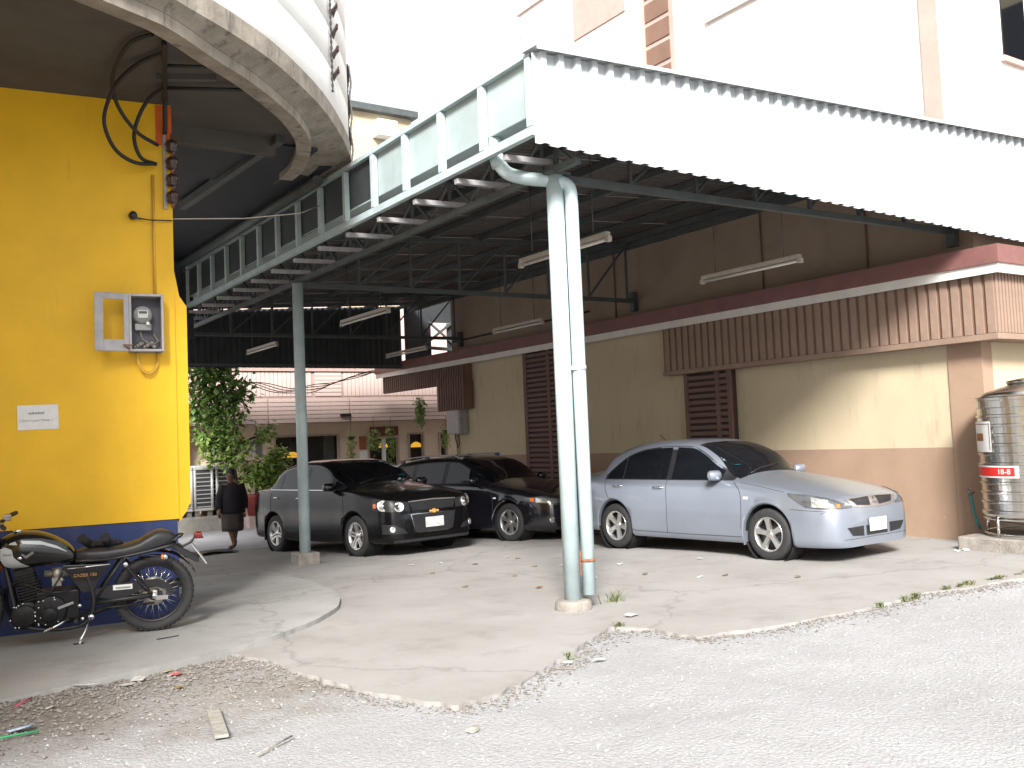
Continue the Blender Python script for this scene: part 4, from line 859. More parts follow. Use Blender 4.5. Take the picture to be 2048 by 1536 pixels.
for a, b, c in (((-0.05, .05, 1.5), (-0.45, -0.1, 2.1), (-0.8, -0.2, 2.7)), ((-0.05, .05, 1.3), (0.35, 0, 1.75), (0.75, -0.1, 1.9)), ((-0.3, .1, 2.6), (0.05, 0, 3.0), (0.3, -0.1, 3.3)), ((0.03, 0, 0.7), (0.35, -0.1, 1.0), (0.65, -0.15, 1.1))):
    MB().tube([a, b, c], [0.06, 0.04, 0.02], 8).build('limb', 'bark', tr)
cen = [(-0.45, 0, 3.4), (-0.75, -0.1, 3.1), (-0.2, -0.1, 3.3), (-0.6, -0.2, 2.7), (-0.25, -0.2, 2.8), (0.1, 0, 2.9), (-0.7, 0, 2.3), (-0.35, -0.2, 2.2), (-0.05, -0.2, 2.4), (-0.5, -0.15, 1.8), (-0.15, -0.2, 1.7), (-0.9, -0.1, 2.8), (0.3, 0, 3.0), (-0.45, 0, 3.8), (-0.8, 0, 3.6), (-0.1, 0, 3.7)]
mb = MB(); leaves(mb, cen, 0.18, 2300, (0.18, 0.2, 0.19), rng, 0.7); mb.build('crown', 'leaf', tr, fix=False)
cen2 = [(-0.55, -0.3, 1.45), (-0.15, -0.3, 1.35), (0.1, -0.3, 1.2), (0.75, -0.2, 1.95), (-0.7, -0.3, 1.75), (0.2, -0.3, 1.65)]
mb = MB(); leaves(mb, cen2, 0.16, 520, (0.12, 0.14, 0.12), rng, 0.6); mb.build('lower_leaves', 'leafpale', tr, fix=False)
pt = thing('potted_shrub', 'leafy shrub in a dark red pot beside the dark grey car', 'potted plant', (7.62, 22.45, -0.02))
MB().lathe([(0.20, 0.0), (0.27, 0.42), (0.30, 0.45), (0.30, 0.50), (0.26, 0.50), (0.24, 0.44), (0.0, 0.44)], (0, 0, 0), 'z', 24).build('pot', 'potred', pt)
MB().tube([(0, 0, 0.4), (0.03, 0, 0.8), (0.1, 0, 1.3)], [0.05, 0.04, 0.02], 8).build('stem', 'bark', pt)
mb = MB(); leaves(mb, [(0.1, -0.1, 0.95), (0.3, -0.1, 1.05), (-0.15, -0.1, 0.9), (0.4, -0.1, 1.25), (0.05, -0.1, 1.15), (0.55, -0.1, 1.4), (0.25, -.1, .75), (0.5, -.1, 1.0)], 0.16, 1150, (0.13, 0.15, 0.12), rng, 0.5); mb.build('foliage', 'leafpale', pt, fix=False)
lg = thing('hanging_lantern', 'grey glass lantern hanging in front of the tree and shop wall', 'lantern', (8.05, 23.6, 1.36))
MB().prism([(0.16*math.cos(R(60*k)), 0.16*math.sin(R(60*k))) for k in range(6)], 0.0, 0.34).build('glass_body', 'greymetal', lg)
MB().lathe([(0.20, 0.341), (0.12, 0.42), (0.03, 0.47), (0.0, 0.48)], (0, 0, 0), 'z', 12).build('cap', 'black', lg); MB().tube([(0, 0, 0.48), (0, 0, 0.9), (0, 1.0, 1.0)], 0.012, 6).build('bracket', 'black', lg)
def hang(label, x, z, ln, w, bias=0.0):
    t = thing('hanging_plant', label, 'hanging plant', (x, 23.9, z), 0, 'pale trailing plants hung under the shop band')
    MB().lathe([(0.02, -0.10), (0.09, -0.06), (0.11, 0.0), (0.10, 0.0), (0.0, -0.03)], (0, 0, 0), 'z', 14).build('basket', 'bark', t); MB().tube([(0, 0, 0.0), (0, 0, 2.3-z)], 0.005, 5).build('wire', 'cable', t)
    mb = MB(); leaves(mb, [(random.uniform(-w, w), random.uniform(-w, w), 0.05-ln*q/8) for q in range(9) for _ in range(3)], 0.075, 330, (0.05, 0.05, 0.07), rng, 0.9, 0.45); mb.build('foliage', 'leafpale', t, fix=False)
hang('pale trailing plant hung left of the shop door post', 10.78, 1.80, 0.62, 0.05); hang('pale rounded plant hung in front of the orange board', 11.45, 1.86, 0.42, 0.12); hang('pale trailing plant hung in front of the shop door and sign', 11.98, 1.92, 0.75, 0.07)
hang('pale plant hung before the rightmost shop window', 13.75, 1.88, 0.45, 0.09)
t = thing('dark_trailing_plant', 'dark green trailing plant hanging from the corner eave of the beige building', 'hanging plant', (12.55, 23.2, 2.75))
MB().tube([(0, 0, 0), (0.02, 0, -0.5)], 0.012, 6).build('stem', 'bark', t)
mb = MB(); leaves(mb, [(0, 0, -0.08*k) for k in range(9)], 0.10, 420, (0.07, 0.07, 0.05), rng, 1.0, 0.4); mb.build('foliage', 'leaf', t, fix=False)
t = thing('window_planter', 'low green bush below the right shop window', 'plant', (13.3, 24.0, 0.3)); MB().box((-0.5, -0.15, -0.35), (0.5, 0.15, 0.1)).build('trough', 'potred', t)
mb = MB(); leaves(mb, [(-.4, 0, .25), (0, 0, .35), (.4, 0, .4), (.2, 0, .5)], 0.13, 420, (0.16, 0.12, 0.12), rng, 0.1); mb.build('foliage', 'leaf', t, fix=False)
# tangle of wires under the dark rear sheets
for k, (a, s_) in enumerate(((0.30, 'upper'), (0.42, 'middle'), (0.55, 'lower'), (0.68, 'lowest'))):
    pts = smooth_curve([(6.8, 23.4, 3.45-0.02*k), (7.8, 23.2, 3.32-a*0.25), (8.9, 23.1, 3.22-a*0.45), (10.0, 23.2, 3.30-a*0.2), (11.6, 23.6, 3.62)], 26)
    pts = [p+Vector((0, 0, 0.03*math.sin(i*0.9+k))) for i, p in enumerate(pts)]
    tag(MB().tube(pts, 0.012, 6).build('sagging_wire', 'cable'), s_+' of the four sagging black wires below the dark rear sheets', 'wire', 'sagging wires behind the carport')
# far building seen above the gutter
fb = thing('far_building', 'far cream block with grey roof edge above the carport gutter', 'building', (20, 40, 0))
MB().box((16.5, 40, 0), (21.7, 50, 17.2)).build('wall', 'beige', fb, world=True); MB().box((16.4, 39.6, 17.2), (21.9, 50, 17.5)).build('roof_edge', 'trusssteel', fb, world=True)
a_ = MB().box((19.6, 39.3, 16.0), (20.6, 39.95, 16.75)).build('window_unit', 'signwhite', fb, world=True)

# ------------------------------------------------------------------ cars
def pc(pts):                                         # monotone cubic through (x, v)
    pts = sorted(pts); xs = np.array([p[0] for p in pts], float); vs = np.array([p[1] for p in pts], float)
    h = np.diff(xs); d = np.diff(vs)/h; m = np.zeros(len(xs)); m[0], m[-1] = d[0], d[-1]
    for i in range(1, len(xs)-1):
        if d[i-1]*d[i] > 0: w1, w2 = 2*h[i]+h[i-1], h[i]+2*h[i-1]; m[i] = (w1+w2)/(w1/d[i-1]+w2/d[i])
    def f(x):
        i = int(min(max(np.searchsorted(xs, x)-1, 0), len(h)-1)); t = (x-xs[i])/h[i]; t = min(max(t, 0), 1)
        return float((2*t**3-3*t**2+1)*vs[i]+(t**3-2*t**2+t)*h[i]*m[i]+(-2*t**3+3*t**2)*vs[i+1]+(t**3-t**2)*h[i]*m[i+1])
    return f
def sstep(a, b, x): t = min(max((x-a)/(b-a), 0), 1); return t*t*(3-2*t)
class Car:
    def __init__(s, name, label, loc, rz, ry, T, B, W, axles, rw, paint, tum=0.40, zb=0.20, zb_front=0.19, arch=0.345, crown=0.10):
        s.t = thing(name, label, 'car', loc, rz); s.t.rotation_euler = (0, ry, rz); s.t.rotation_mode = 'XYZ'
        s.T, s.B, s.W = pc(T), pc(B), pc(W); s.axles, s.rw, s.paint, s.arch = axles, rw, paint, arch
        s.x0, s.x1 = T[-1][0] if T[-1][0] < T[0][0] else T[0][0], max(T[0][0], T[-1][0])
        xs = set(np.linspace(s.x0, s.x1, 150).round(4)); xs |= set(np.linspace(s.x1-0.3, s.x1, 22).round(4)); xs |= set(np.linspace(s.x0, s.x0+0.25, 16).round(4))
        for a in axles:
            for k in range(41): xs.add(round(a+arch*math.cos(math.pi*k/40), 4))
        xs = sorted(xs); s.secs = []
        fr = (0.0, 0.05, 0.16, 0.34, 0.52, 0.70, 0.86, 0.95, 1.0); ins = (0.055, 0.016, 0.006, 0.0, 0.0, 0.006, 0.020, 0.038, 0.065)
        for x in xs:
            T_, B_, W_ = s.T(x), s.B(x), s.W(x); z0 = zb if x < axles[0]+arch else zb_front
            if x < axles[1]-arch: z0 = zb+0.04
            za = z0
            for a in axles:
                if abs(x-a) < arch: za = max(za, rw+math.sqrt(max(0, arch**2-(x-a)**2)))
            fl = sum(0.012*math.exp(-((x-a)/0.42)**4) for a in axles)
            h = max(T_-B_, 0.012); c = sstep(0.14, 0.36, h)
            sec = []
            for k in range(len(fr)):
                z = max(z0+fr[k]*(B_-z0), za+0.010*k); sec.append((W_-ins[k]+(fl if k < 5 else fl*(8-k)/4), min(z, B_) if k < 8 else B_))
            ys_ = W_-0.065
            zr = B_+max(h-crown, 0.30*h); yr = ys_-0.012-tum*(zr-B_)
            cab = [(ys_-0.010-tum*(zr-B_)*0.33, B_+(zr-B_)*0.33), (ys_-0.012-tum*(zr-B_)*0.66, B_+(zr-B_)*0.66), (yr, zr), (yr-0.028, zr+(T_-zr)*0.36), (yr-0.085, zr+(T_-zr)*0.66), (yr*0.62, zr+(T_-zr)*0.90), (yr*0.30, T_-0.004), (0, T_)]
            hood = []
            for q in (0.06, 0.14, 0.24, 0.36, 0.5, 0.66, 0.83, 1.0): hood.append((ys_*(1-q), B_+h*(1-(1-q)**2.6)))
            for k in range(8): sec.append((hood[k][0]*(1-c)+cab[k][0]*c, hood[k][1]*(1-c)+cab[k][1]*c))
            s.secs.append((x, sec))
        mb = MB(); rows = []
        for x, sec in s.secs: rows.append([(x, -y, z) for y, z in sec]+[(x, y, z) for y, z in sec[-2::-1]])
        mb.grid(rows, smooth=True); n = len(rows[0])
        mb.f += [tuple(range(n)), tuple(range((len(rows)-1)*n+n-1, (len(rows)-1)*n-1, -1))]; mb.sm += [False, False]
        s.body = mb.build('body', paint, s.t)
        bm = bmesh.new(); bm.from_mesh(s.body.data); bmesh.ops.triangulate(bm, faces=bm.faces); s.bvh = BVHTree.FromBMesh(bm); bm.free()
        # underside and wheel wells
        ub = MB(); ub.box((s.x0+0.25, -0.66, 0.17), (axles[1]-arch, 0.66, 0.42)); ub.box((axles[1]-arch+0.002, -0.50, 0.17), (axles[0]-0.01, 0.50, 0.5)); ub.box((axles[0], -0.50, 0.17), (s.x1-0.2, 0.50, 0.5)); ub.build('underbody', 'wellblack', s.t)
        for a in axles:
            for sd in (-1, 1):
                w_ = s.W(a); MB().lathe([(0.0, sd*(w_-0.31)), (arch+0.004, sd*(w_-0.31)), (arch+0.004, sd*(w_-0.035))], (a, 0, rw), 'y', 40, caps=False).build('wheel_well', 'wellblack', s.t)
    def hit(s, a, b, phi, off):
        ph = R(phi); e = Vector((-math.sin(ph), math.cos(ph), 0)); d = Vector((-math.cos(ph), -math.sin(ph), 0))
        loc, nr, _, _ = s.bvh.ray_cast(e*a+Vector((0, 0, b))-d*6, d)
        if loc is None: loc, nr, _, _ = s.bvh.find_nearest(e*a+Vector((0, 0, b))-d*1.0)
        if nr.dot(d) > 0: nr = -nr
        return loc+nr*off
    def down(s, x, y, off):
        loc, nr, _, _ = s.bvh.ray_cast(Vector((x, y, 4)), Vector((0, 0, -1)))
        if loc is None: loc, nr, _, _ = s.bvh.find_nearest(Vector((x, y, 1)))
        if nr.z < 0: nr = -nr
        return loc+nr*off
    def chain(s, pts, n):
        P = [Vector(p) for p in pts]; L = [0]
        for i in range(1, len(P)): L.append(L[-1]+(P[i]-P[i-1]).length)
        out = []
        for k in range(n):
            t = L[-1]*k/(n-1); i = max(j for j in range(len(L)-1) if L[j] <= t+1e-9); u = (t-L[i])/(L[i+1]-L[i]); out.append(P[i].lerp(P[i+1], min(u, 1)))
        return out
    def patch(s, name, m, lo, up, phi=90, side=None, off=0.004, nu=24, nv=8, parent=None):
        # lo / up: chains of (x, z) seen from the side or (a, z) from direction phi
        lo = s.chain([(p[0], p[1], 0) for p in lo], nu); up = s.chain([(p[0], p[1], 0) for p in up], nu); res = None
        for sd in ((1, -1) if side is None else (side,)):
            rows = []
            for j in range(nv):
                v = j/(nv-1); row = []
                for i in range(nu):
                    q = lo[i].lerp(up[i], v); a = -q.x if phi == 90 else q.x
                    p = s.hit(a, q.y, phi, off); row.append((p.x, p.y*sd, p.z))
                rows.append(row)
            mb = MB(); mb.grid(rows, smooth=True); res = mb.build(name, m, parent or s.t)
        return res
    def front(s, name, m, lo, up, off=0.006, nu=24, nv=6, parent=None):           # symmetric or one piece, coordinates (y, z)
        return s.patch(name, m, lo, up, phi=0.0001, side=1, off=off, nu=nu, nv=nv, parent=parent)
    def corner(s, name, m, lo, up, phi=45, off=0.005, nu=18, nv=7, side=None, parent=None):  # chains of (x, y, z) near the +y front corner
        ph = R(phi); cv = lambda p: (-p[0]*math.sin(ph)+p[1]*math.cos(ph), p[2])
        return s.patch(name, m, [cv(p) for p in lo], [cv(p) for p in up], phi, side, off, nu, nv, parent)
    def seam(s, pts, r=0.004, name='panel_gap', m='seam', smooth=True):
        P = [(p[0], p[1], 0) for p in pts]; P = smooth_curve(P, 26) if smooth and len(P) > 2 else s.chain(P, 18)
        for sd in (1, -1):
            q = [s.hit(-p.x, p.y, 90, 0.0005) for p in P]; MB().tube([(v.x, v.y*sd, v.z) for v in q], r, 6).build(name, m, s.t)
    def top(s, name, m, xs, wid, off=0.004, nu=18, nv=12):         # xs list of x, wid(x) half width; projected straight down
        rows = [[tuple(s.down(x, wid(x)*(2*i/(nu-1)-1), off)) for i in range(nu)] for x in xs]
        mb = MB(); mb.grid(rows, smooth=True); return mb.build(name, m, s.t)
    def wheels(s, style, tread=0.195):
        rw = s.rw; hw = tread/2
        tyre = MB().lathe([(rw*0.66, -hw*0.92), (rw*0.80, -hw), (rw*0.93, -hw*0.93), (rw*0.985, -hw*0.75), (rw, -hw*0.4), (rw, hw*0.4), (rw*0.985, hw*0.75), (rw*0.93, hw*0.93), (rw*0.80, hw), (rw*0.66, hw*0.92)], (0, 0, 0), 'y', 44, caps=False)
        tm = tyre.mesh('wheel', 'rubber'); rr = rw*0.665
        rim = MB().lathe([(rr, -hw*0.9), (rr*1.01, hw*0.90), (rr*0.985, hw*0.97), (rr*0.93, hw*0.90), (rr*0.90, hw*0.3)], (0, 0, 0), 'y', 44, caps=False)
        rim.lathe([(0.0, hw*0.78), (rr*0.13, hw*0.78), (rr*0.17, hw*0.68), (rr*0.28, hw*0.62), (rr*0.30, hw*0.3)], (0, 0, 0), 'y', 24, caps=False)
        n, kind = style
        for k in range(n):
            a0 = 2*math.pi*k/n+math.pi/2
            offs = ((0, rr*0.16, rr*0.20),) if kind == 1 else ((-0.13, rr*0.085, rr*0.085), (0.13, rr*0.085, rr*0.085))
            for (da, w0, w1) in offs:
                a = a0+da; dx, dz = math.cos(a), math.sin(a); tx, tz = -dz, dx; v = []
                shift = da*rr*0.9
                for (rad, w, yo) in ((rr*0.20, w0, hw*0.66), (rr*0.60, (w0+w1)/2*0.92, hw*0.76), (rr*0.95, w1*1.15, hw*0.84)):
                    cx, cz = math.cos(a0)*rad+tx*shift*(1.0), math.sin(a0)*rad+tz*shift
                    for (q, dy) in ((-w, -0.03), (-w*0.8, 0), (w*0.8, 0), (w, -0.03)): v.append((cx+tx*q, yo+dy, cz+tz*q))
                rim.add(v, [(i*4+j, i*4+j+1, (i+1)*4+j+1, (i+1)*4+j) for i in range(2) for j in range(3)], False)
        rm = rim.mesh('rim', 'alloy')
        disc = MB().lathe([(0.0, hw*0.1), (rr*0.86, hw*0.1), (rr*0.86, hw*0.02)], (0, 0, 0), 'y', 30, caps=False).mesh('brake_disc', 'alloydark')
        dk = MB().lathe([(0.0, -hw*0.4), (rr*0.99, -hw*0.4)], (0, 0, 0), 'y', 30, caps=False).mesh('wheel_back', 'wellblack')
        for i, a in enumerate(s.axles):
            for sd in (-1, 1):
                w = share('wheel', tm, s.t, (a, sd*(s.W(a)-hw-0.02), rw), (0, random.uniform(0, 6) if False else 0, 0 if sd > 0 else math.pi))
                q = share('rim', rm, w); q.rotation_euler = (0, random.uniform(0, 1.2), 0); share('brake_disc', disc, w); share('wheel_back', dk, w)
    def mirror(s, x, z, m, y=None, size=(0.075, 0.105, 0.062)):
        for sd in (1, -1):
            p = s.hit(-x, z, 90, 0); mb = MB(); yy = p.y+0.11
            mb.sphere((0, 0, 0), 1.0, 18, size); o = mb.build('mirror', m, s.t); o.location = (x-0.02, sd*yy, z+0.045)
            for v in o.data.vertices:                   # flatten the rear face
                if v.co.x < -0.02: v.co.x = -0.02-(abs(v.co.x)-0.02)*0.15
                v.co.z = math.copysign(min(abs(v.co.z)*1.25, size[2]), v.co.z); v.co.y = math.copysign(min(abs(v.co.y)*1.15, size[1]), v.co.y)
            MB().add([(-0.0305, -0.085, -0.045), (-0.0305, 0.085, -0.045), (-0.0305, 0.085, 0.045), (-0.0305, -0.085, 0.045)], [(0, 1, 2, 3)]).build('mirror_glass', 'lampdark', o)
            MB().bar((0.0, -sd*0.03, -0.05), (0.02, -sd*0.16, -0.075), 0.05, 0.03).build('mirror_stalk', 'black', o)
    def handle(s, x, z, m='chrome'):
        for sd in (1, -1):
            p = s.hit(-x, z, 90, 0.0); q = s.hit(-(x-0.17), z, 90, 0.0)
            MB().tube([(p.x, sd*(p.y-0.004), p.z), (p.x-0.02, sd*(p.y+0.026), p.z), (q.x+0.02, sd*(q.y+0.026), q.z), (q.x, sd*(q.y-0.004), q.z)], 0.011, 8).build('door_handle', m, s.t)
    def plate(s, z, w=0.17, h=0.075, x=None, tilt=0):
        p = s.hit(0, z, 0.0001, 0.012); o = MB().box((-0.004, -w, -h), (0.004, w, h)).build('number_plate', 'plate', s.t, bevel=0.003); o.location = (p.x+0.01, 0, z); o.rotation_euler = (0, R(tilt), 0); return o

# --- silver sedan
c = Car('silver_sedan', 'silver blue sedan parked along the beige wall with alloy wheels', (9.47, 9.03, -0.012), R(-86.8), R(-0.4),
    [(2.20, .46), (2.185, .62), (2.14, .715), (2.03, .775), (1.6, .89), (1.1, .97), (.86, 1.005), (.42, 1.26), (.12, 1.395), (-.2, 1.452), (-.65, 1.465), (-1.08, 1.425), (-1.42, 1.315), (-1.76, 1.12), (-1.88, 1.07), (-2.1, 1.045), (-2.22, .995), (-2.275, .75), (-2.30, .5)],
    [(2.20, .42), (2.185, .575), (2.14, .665), (2.03, .72), (1.6, .815), (1.1, .885), (.86, .91), (0, .925), (-1, .945), (-1.72, .965), (-2.1, .965), (-2.22, .935), (-2.275, .71), (-2.30, .46)],
    [(2.20, .54), (2.185, .63), (2.10, .735), (1.96, .80), (1.75, .832), (1.3, .848), (0, .848), (-1.3, .845), (-1.8, .82), (-2.1, .76), (-2.24, .67), (-2.30, .55)],
    (1.30, -1.30), 0.306, 'silverpaint', zb=0.185, zb_front=0.175, arch=0.350)
c.wheels((5, 1))
wb = lambda x: 0.948+0.012*(-x)*0.5; wt = pc([(-1.50, 0.985), (-1.34, 1.12), (-1.1, 1.265), (-.8, 1.338), (-.35, 1.366), (.0, 1.350), (.25, 1.26), (.55, 1.075), (.76, .945)])
xx = np.linspace(-1.50, 0.76, 40)
c.patch('window_surround', 'black', [(x, wb(x)-0.012) for x in xx], [(x, max(wt(x)+0.012, wb(x))) for x in xx], off=0.002, nu=40)
for nm, a, b in (('quarter_glass', -1.45, -1.16), ('rear_door_glass', -1.13, -0.33), ('front_door_glass', -0.24, 0.58)):
    xx = np.linspace(a, b, 24); c.patch(nm, 'glass', [(x, wb(x)) for x in xx], [(x, max(wt(x)-0.008, wb(x)+0.005)) for x in xx], off=0.005, nu=24)
c.top('windscreen', 'glass', np.linspace(0.82, 0.06, 18), lambda x: 0.52+(x-0.06)/0.74*0.14)
c.top('rear_window', 'glass', np.linspace(-1.70, -1.12, 14), lambda x: 0.55)
c.seam([(0.93, .36), (0.945, .6), (0.92, .80), (0.80, .92)]); c.seam([(-0.30, .25), (-0.29, .6), (-0.31, .95)]); c.seam([(-1.02, .30), (-1.18, .50), (-1.36, .66), (-1.46, .80), (-1.48, .95)])
c.seam([(-1.0, .262), (0.0, .255), (0.93, .262)], smooth=False)
c.seam([(2.10, .585), (1.80, .60), (1.64, .61)], 0.003)
for k, sd in enumerate((1, -1)): pass
c.seam([(1.55, .80), (1.2, .865), (0.9, .91)], 0.003)
c.handle(-0.36, .845, 'chrome'); c.handle(-1.13, .86, 'chrome'); c.mirror(0.58, .955, 'silverpaint')
c.corner('headlamp', 'lampdark', [(2.16, .42, .608), (1.95, .70, .612), (1.80, .785, .630), (1.64, .84, .765)], [(2.155, .42, .628), (2.03, .64, .725), (1.85, .77, .772), (1.64, .84, .788)], 42, 0.006)
c.corner('headlamp_reflector', 'lampglass', [(2.00, .65, .626), (1.86, .75, .634)], [(2.00, .65, .708), (1.86, .75, .742)], 42, 0.010, 10, 6)
c.corner('indicator_lens', 'amber', [(2.075, .555, .626), (2.055, .59, .626)], [(2.075, .555, .660), (2.055, .59, .664)], 42, 0.010, 5, 4)
c.front('grille_surround', 'alloy', [(-.43, .630), (-.30, .603), (0, .592), (.30, .603), (.43, .630)], [(-.50, .703), (-.25, .716), (0, .722), (.25, .716), (.50, .703)], 0.006)
for sd in (-1, 1):
    c.front('grille', 'black', sorted([(sd*.34, .633), (sd*.09, .615)]), sorted([(sd*.42, .700), (sd*.07, .712)]), 0.010, 12, 5)
em = MB()
for a in (90, 210, 330):
    ax, az = math.cos(R(a)), math.sin(R(a)); tx, tz = -az, ax; q = 0.030
    em.add([(0.012, 0, 0), (0.012, (ax*.5+tx*.29)*2*q*0.9, (az*.5+tz*.29)*2*q*0.9), (0.012, ax*2*q, az*2*q), (0.012, (ax*.5-tx*.29)*2*q*0.9, (az*.5-tz*.29)*2*q*0.9)], [(0, 1, 2, 3)])
o = em.build('emblem', 'chrome', c.t); p = c.hit(0, .660, 0.0001, 0.008); o.location = (p.x, 0, .660); o.rotation_euler = (0, R(-25), 0)
for sd in (-1, 1): c.front('bumper_intake', 'black', sorted([(sd*.48, .300), (sd*.26, .285)]), sorted([(sd*.57, .395), (sd*.26, .398)]), 0.004, 12, 5)
c.front('bumper_intake', 'black', [(-.21, .285), (.21, .285)], [(-.21, .398), (.21, .398)], 0.004, 14, 5)
c.front('bumper_line', 'seam', [(-.62, .262), (.62, .262)], [(-.62, .267), (.62, .267)], 0.003, 24, 2)
c.plate(.40)
c.patch('side_repeater', 'signwhite', [(.985, .715), (1.055, .715)], [(.985, .742), (1.055, .742)], off=0.008, nu=5, nv=4)
c.corner('tail_lamp', 'red', [(-2.22, .55, .72), (-1.98, .78, .74)], [(-2.19, .55, .93), (-1.98, .78, .93)], 140, 0.006)
MB().tube([(-1.0, 0.0, 1.43), (-1.16, 0.0, 1.54)], 0.005, 6).build('aerial', 'black', c.t)
MB().tube([tuple(c.down(0.80, -0.45, .012)), tuple(c.down(0.74, -0.2, .014)), tuple(c.down(0.66, 0.28, .014))], 0.009, 6).build('wiper', 'black', c.t)
c.patch('scratch', 'plate', [(-1.15, .74), (-.78, .70)], [(-1.15, .743), (-.78, .703)], off=0.002, nu=10, nv=2); c.patch('scratch', 'plate', [(-1.08, .70), (-.72, .665)], [(-1.08, .702), (-.72, .667)], off=0.002, nu=10, nv=2)
p = c.down(0.60, -0.46, 0.006); MB().box((p.x-0.03, p.y-0.03, p.z), (p.x+0.03, p.y+0.03, p.z+0.003)).build('tax_sticker', 'hose', c.t)
for sd in (-1, 1): MB().box((0.955, sd*.80-0.05, .17), (0.962, sd*.80+0.05, .33)).build('mud_flap', 'silverpaint', c.t)

# --- dark grey sedan
c = Car('grey_sedan', 'dark grey metallic sedan with round headlamps behind the far pale post', (6.72, 14.75, -0.172), R(-82.0), R(-1.7),
    [(2.13, .50), (2.118, .72), (2.08, .855), (1.99, .925), (1.6, 1.005), (1.15, 1.07), (.98, 1.10), (.45, 1.345), (.18, 1.445), (-.1, 1.50), (-.6, 1.517), (-1.05, 1.47), (-1.4, 1.335), (-1.75, 1.16), (-1.92, 1.11), (-2.12, 1.085), (-2.2, 1.0), (-2.25, .75), (-2.27, .5)],
    [(2.13, .46), (2.118, .67), (2.08, .79), (1.99, .85), (1.6, .925), (1.15, .98), (.98, .99), (0, 1.01), (-1, 1.04), (-1.75, 1.06), (-2.12, 1.03), (-2.2, .95), (-2.25, .7), (-2.27, .46)],
    [(2.13, .56), (2.11, .66), (2.03, .76), (1.9, .815), (1.7, .845), (1.26, .868), (0, .868), (-1.3, .866), (-1.8, .84), (-2.1, .78), (-2.22, .68), (-2.27, .56)],
    (1.262, -1.262), 0.312, 'greypaint', zb=0.20, zb_front=0.20, arch=0.355, tum=0.38)
c.wheels((5, 2), 0.205)
wb = lambda x: 1.035-0.02*x; wt = pc([(-1.45, 1.10), (-1.2, 1.27), (-.9, 1.365), (-.5, 1.405), (0, 1.385), (.35, 1.27), (.7, 1.10), (.86, 1.03)])
xx = np.linspace(-1.45, 0.86, 40); c.patch('window_surround', 'black', [(x, wb(x)-0.012) for x in xx], [(x, max(wt(x)+0.012, wb(x))) for x in xx], off=0.002, nu=40)
for nm, a, b in (('quarter_glass', -1.40, -1.10), ('rear_door_glass', -1.07, -0.28), ('front_door_glass', -0.18, 0.72)):
    xx = np.linspace(a, b, 24); c.patch(nm, 'glass', [(x, wb(x)) for x in xx], [(x, max(wt(x)-0.008, wb(x)+0.005)) for x in xx], off=0.005, nu=24)
c.patch('window_strip', 'chrome', [(-1.42, 1.048), (0.8, 1.000)], [(-1.42, 1.058), (0.8, 1.010)], off=0.008, nu=30, nv=2)
c.top('windscreen', 'glass', np.linspace(0.94, 0.10, 18), lambda x: 0.52+(x-0.10)/0.84*0.15); c.top('rear_window', 'glass', np.linspace(-1.74, -1.10, 14), lambda x: 0.56)
c.seam([(1.0, .34), (1.0, .62), (.95, .9), (.9, 1.0)]); c.seam([(-0.24, .28), (-0.23, .7), (-0.25, 1.03)]); c.seam([(-.98, .34), (-1.15, .55), (-1.33, .72), (-1.35, 1.03)])
c.handle(-0.30, .90, 'chrome'); c.handle(-1.08, .92, 'chrome'); c.mirror(0.66, 1.02, 'blackpaint')
c.corner('headlamp', 'black', [(2.09, .40, .655), (1.95, .70, .665), (1.74, .83, .69)], [(2.06, .40, .79), (1.93, .70, .835), (1.74, .83, .86)], 40, 0.004)
for nm, x_, y_, z_, r_ in (('headlamp_lens', 1.89, .735, .757, .084), ('headlamp_lens', 2.03, .545, .728, .074)):
    for sd in (1, -1):
        ph = R(40); a = -x_*math.sin(ph)+y_*math.cos(ph); p = c.hit(a, z_, 40, 0.004); mb = MB()
        mb.lathe([(r_, -0.02), (r_*1.02, 0.012), (r_*0.86, 0.014), (r_*0.5, 0.002), (0.0, 0.0)], (0, 0, 0), 'x', 22)
        mb.sphere((0.008, 0, 0), r_*0.30, 8); o = mb.build(nm, 'lampglass', c.t); o.location = (p.x, p.y*sd, p.z); o.rotation_euler = (0, R(-12), R(28)*sd)
c.corner('indicator_lens', 'amber', [(1.80, .80, .725), (1.76, .825, .73)], [(1.80, .80, .79), (1.76, .825, .79)], 40, 0.009, 6, 5)
c.front('upper_grille', 'black', [(-.38, .66), (.38, .66)], [(-.43, .775), (0, .79), (.43, .775)], 0.006); c.front('grille_rim', 'alloy', [(-.44, .782), (0, .797), (.44, .782)], [(-.44, .797), (0, .812), (.44, .797)], 0.012, 24, 2); c.front('grille_bar', 'greypaint', [(-.40, .615), (.40, .615)], [(-.40, .650), (.40, .650)], 0.016)
c.front('lower_grille_rim', 'chrome', [(-.36, .345), (-.28, .325), (.28, .325), (.36, .345)], [(-.42, .61), (.42, .61)], 0.005); c.front('lower_grille', 'black', [(-.345, .355), (-.27, .338), (.27, .338), (.345, .355)], [(-.40, .600), (.40, .600)], 0.009)
em = MB(); em.box((0, -.085, -.014), (.012, .085, .014)); em.box((0.001, -.028, -.03), (.011, .028, .03)); o = em.build('emblem', 'gold', c.t); p = c.hit(0, .632, .0001, .018); o.location = (p.x, 0, .632)
c.plate(.47)
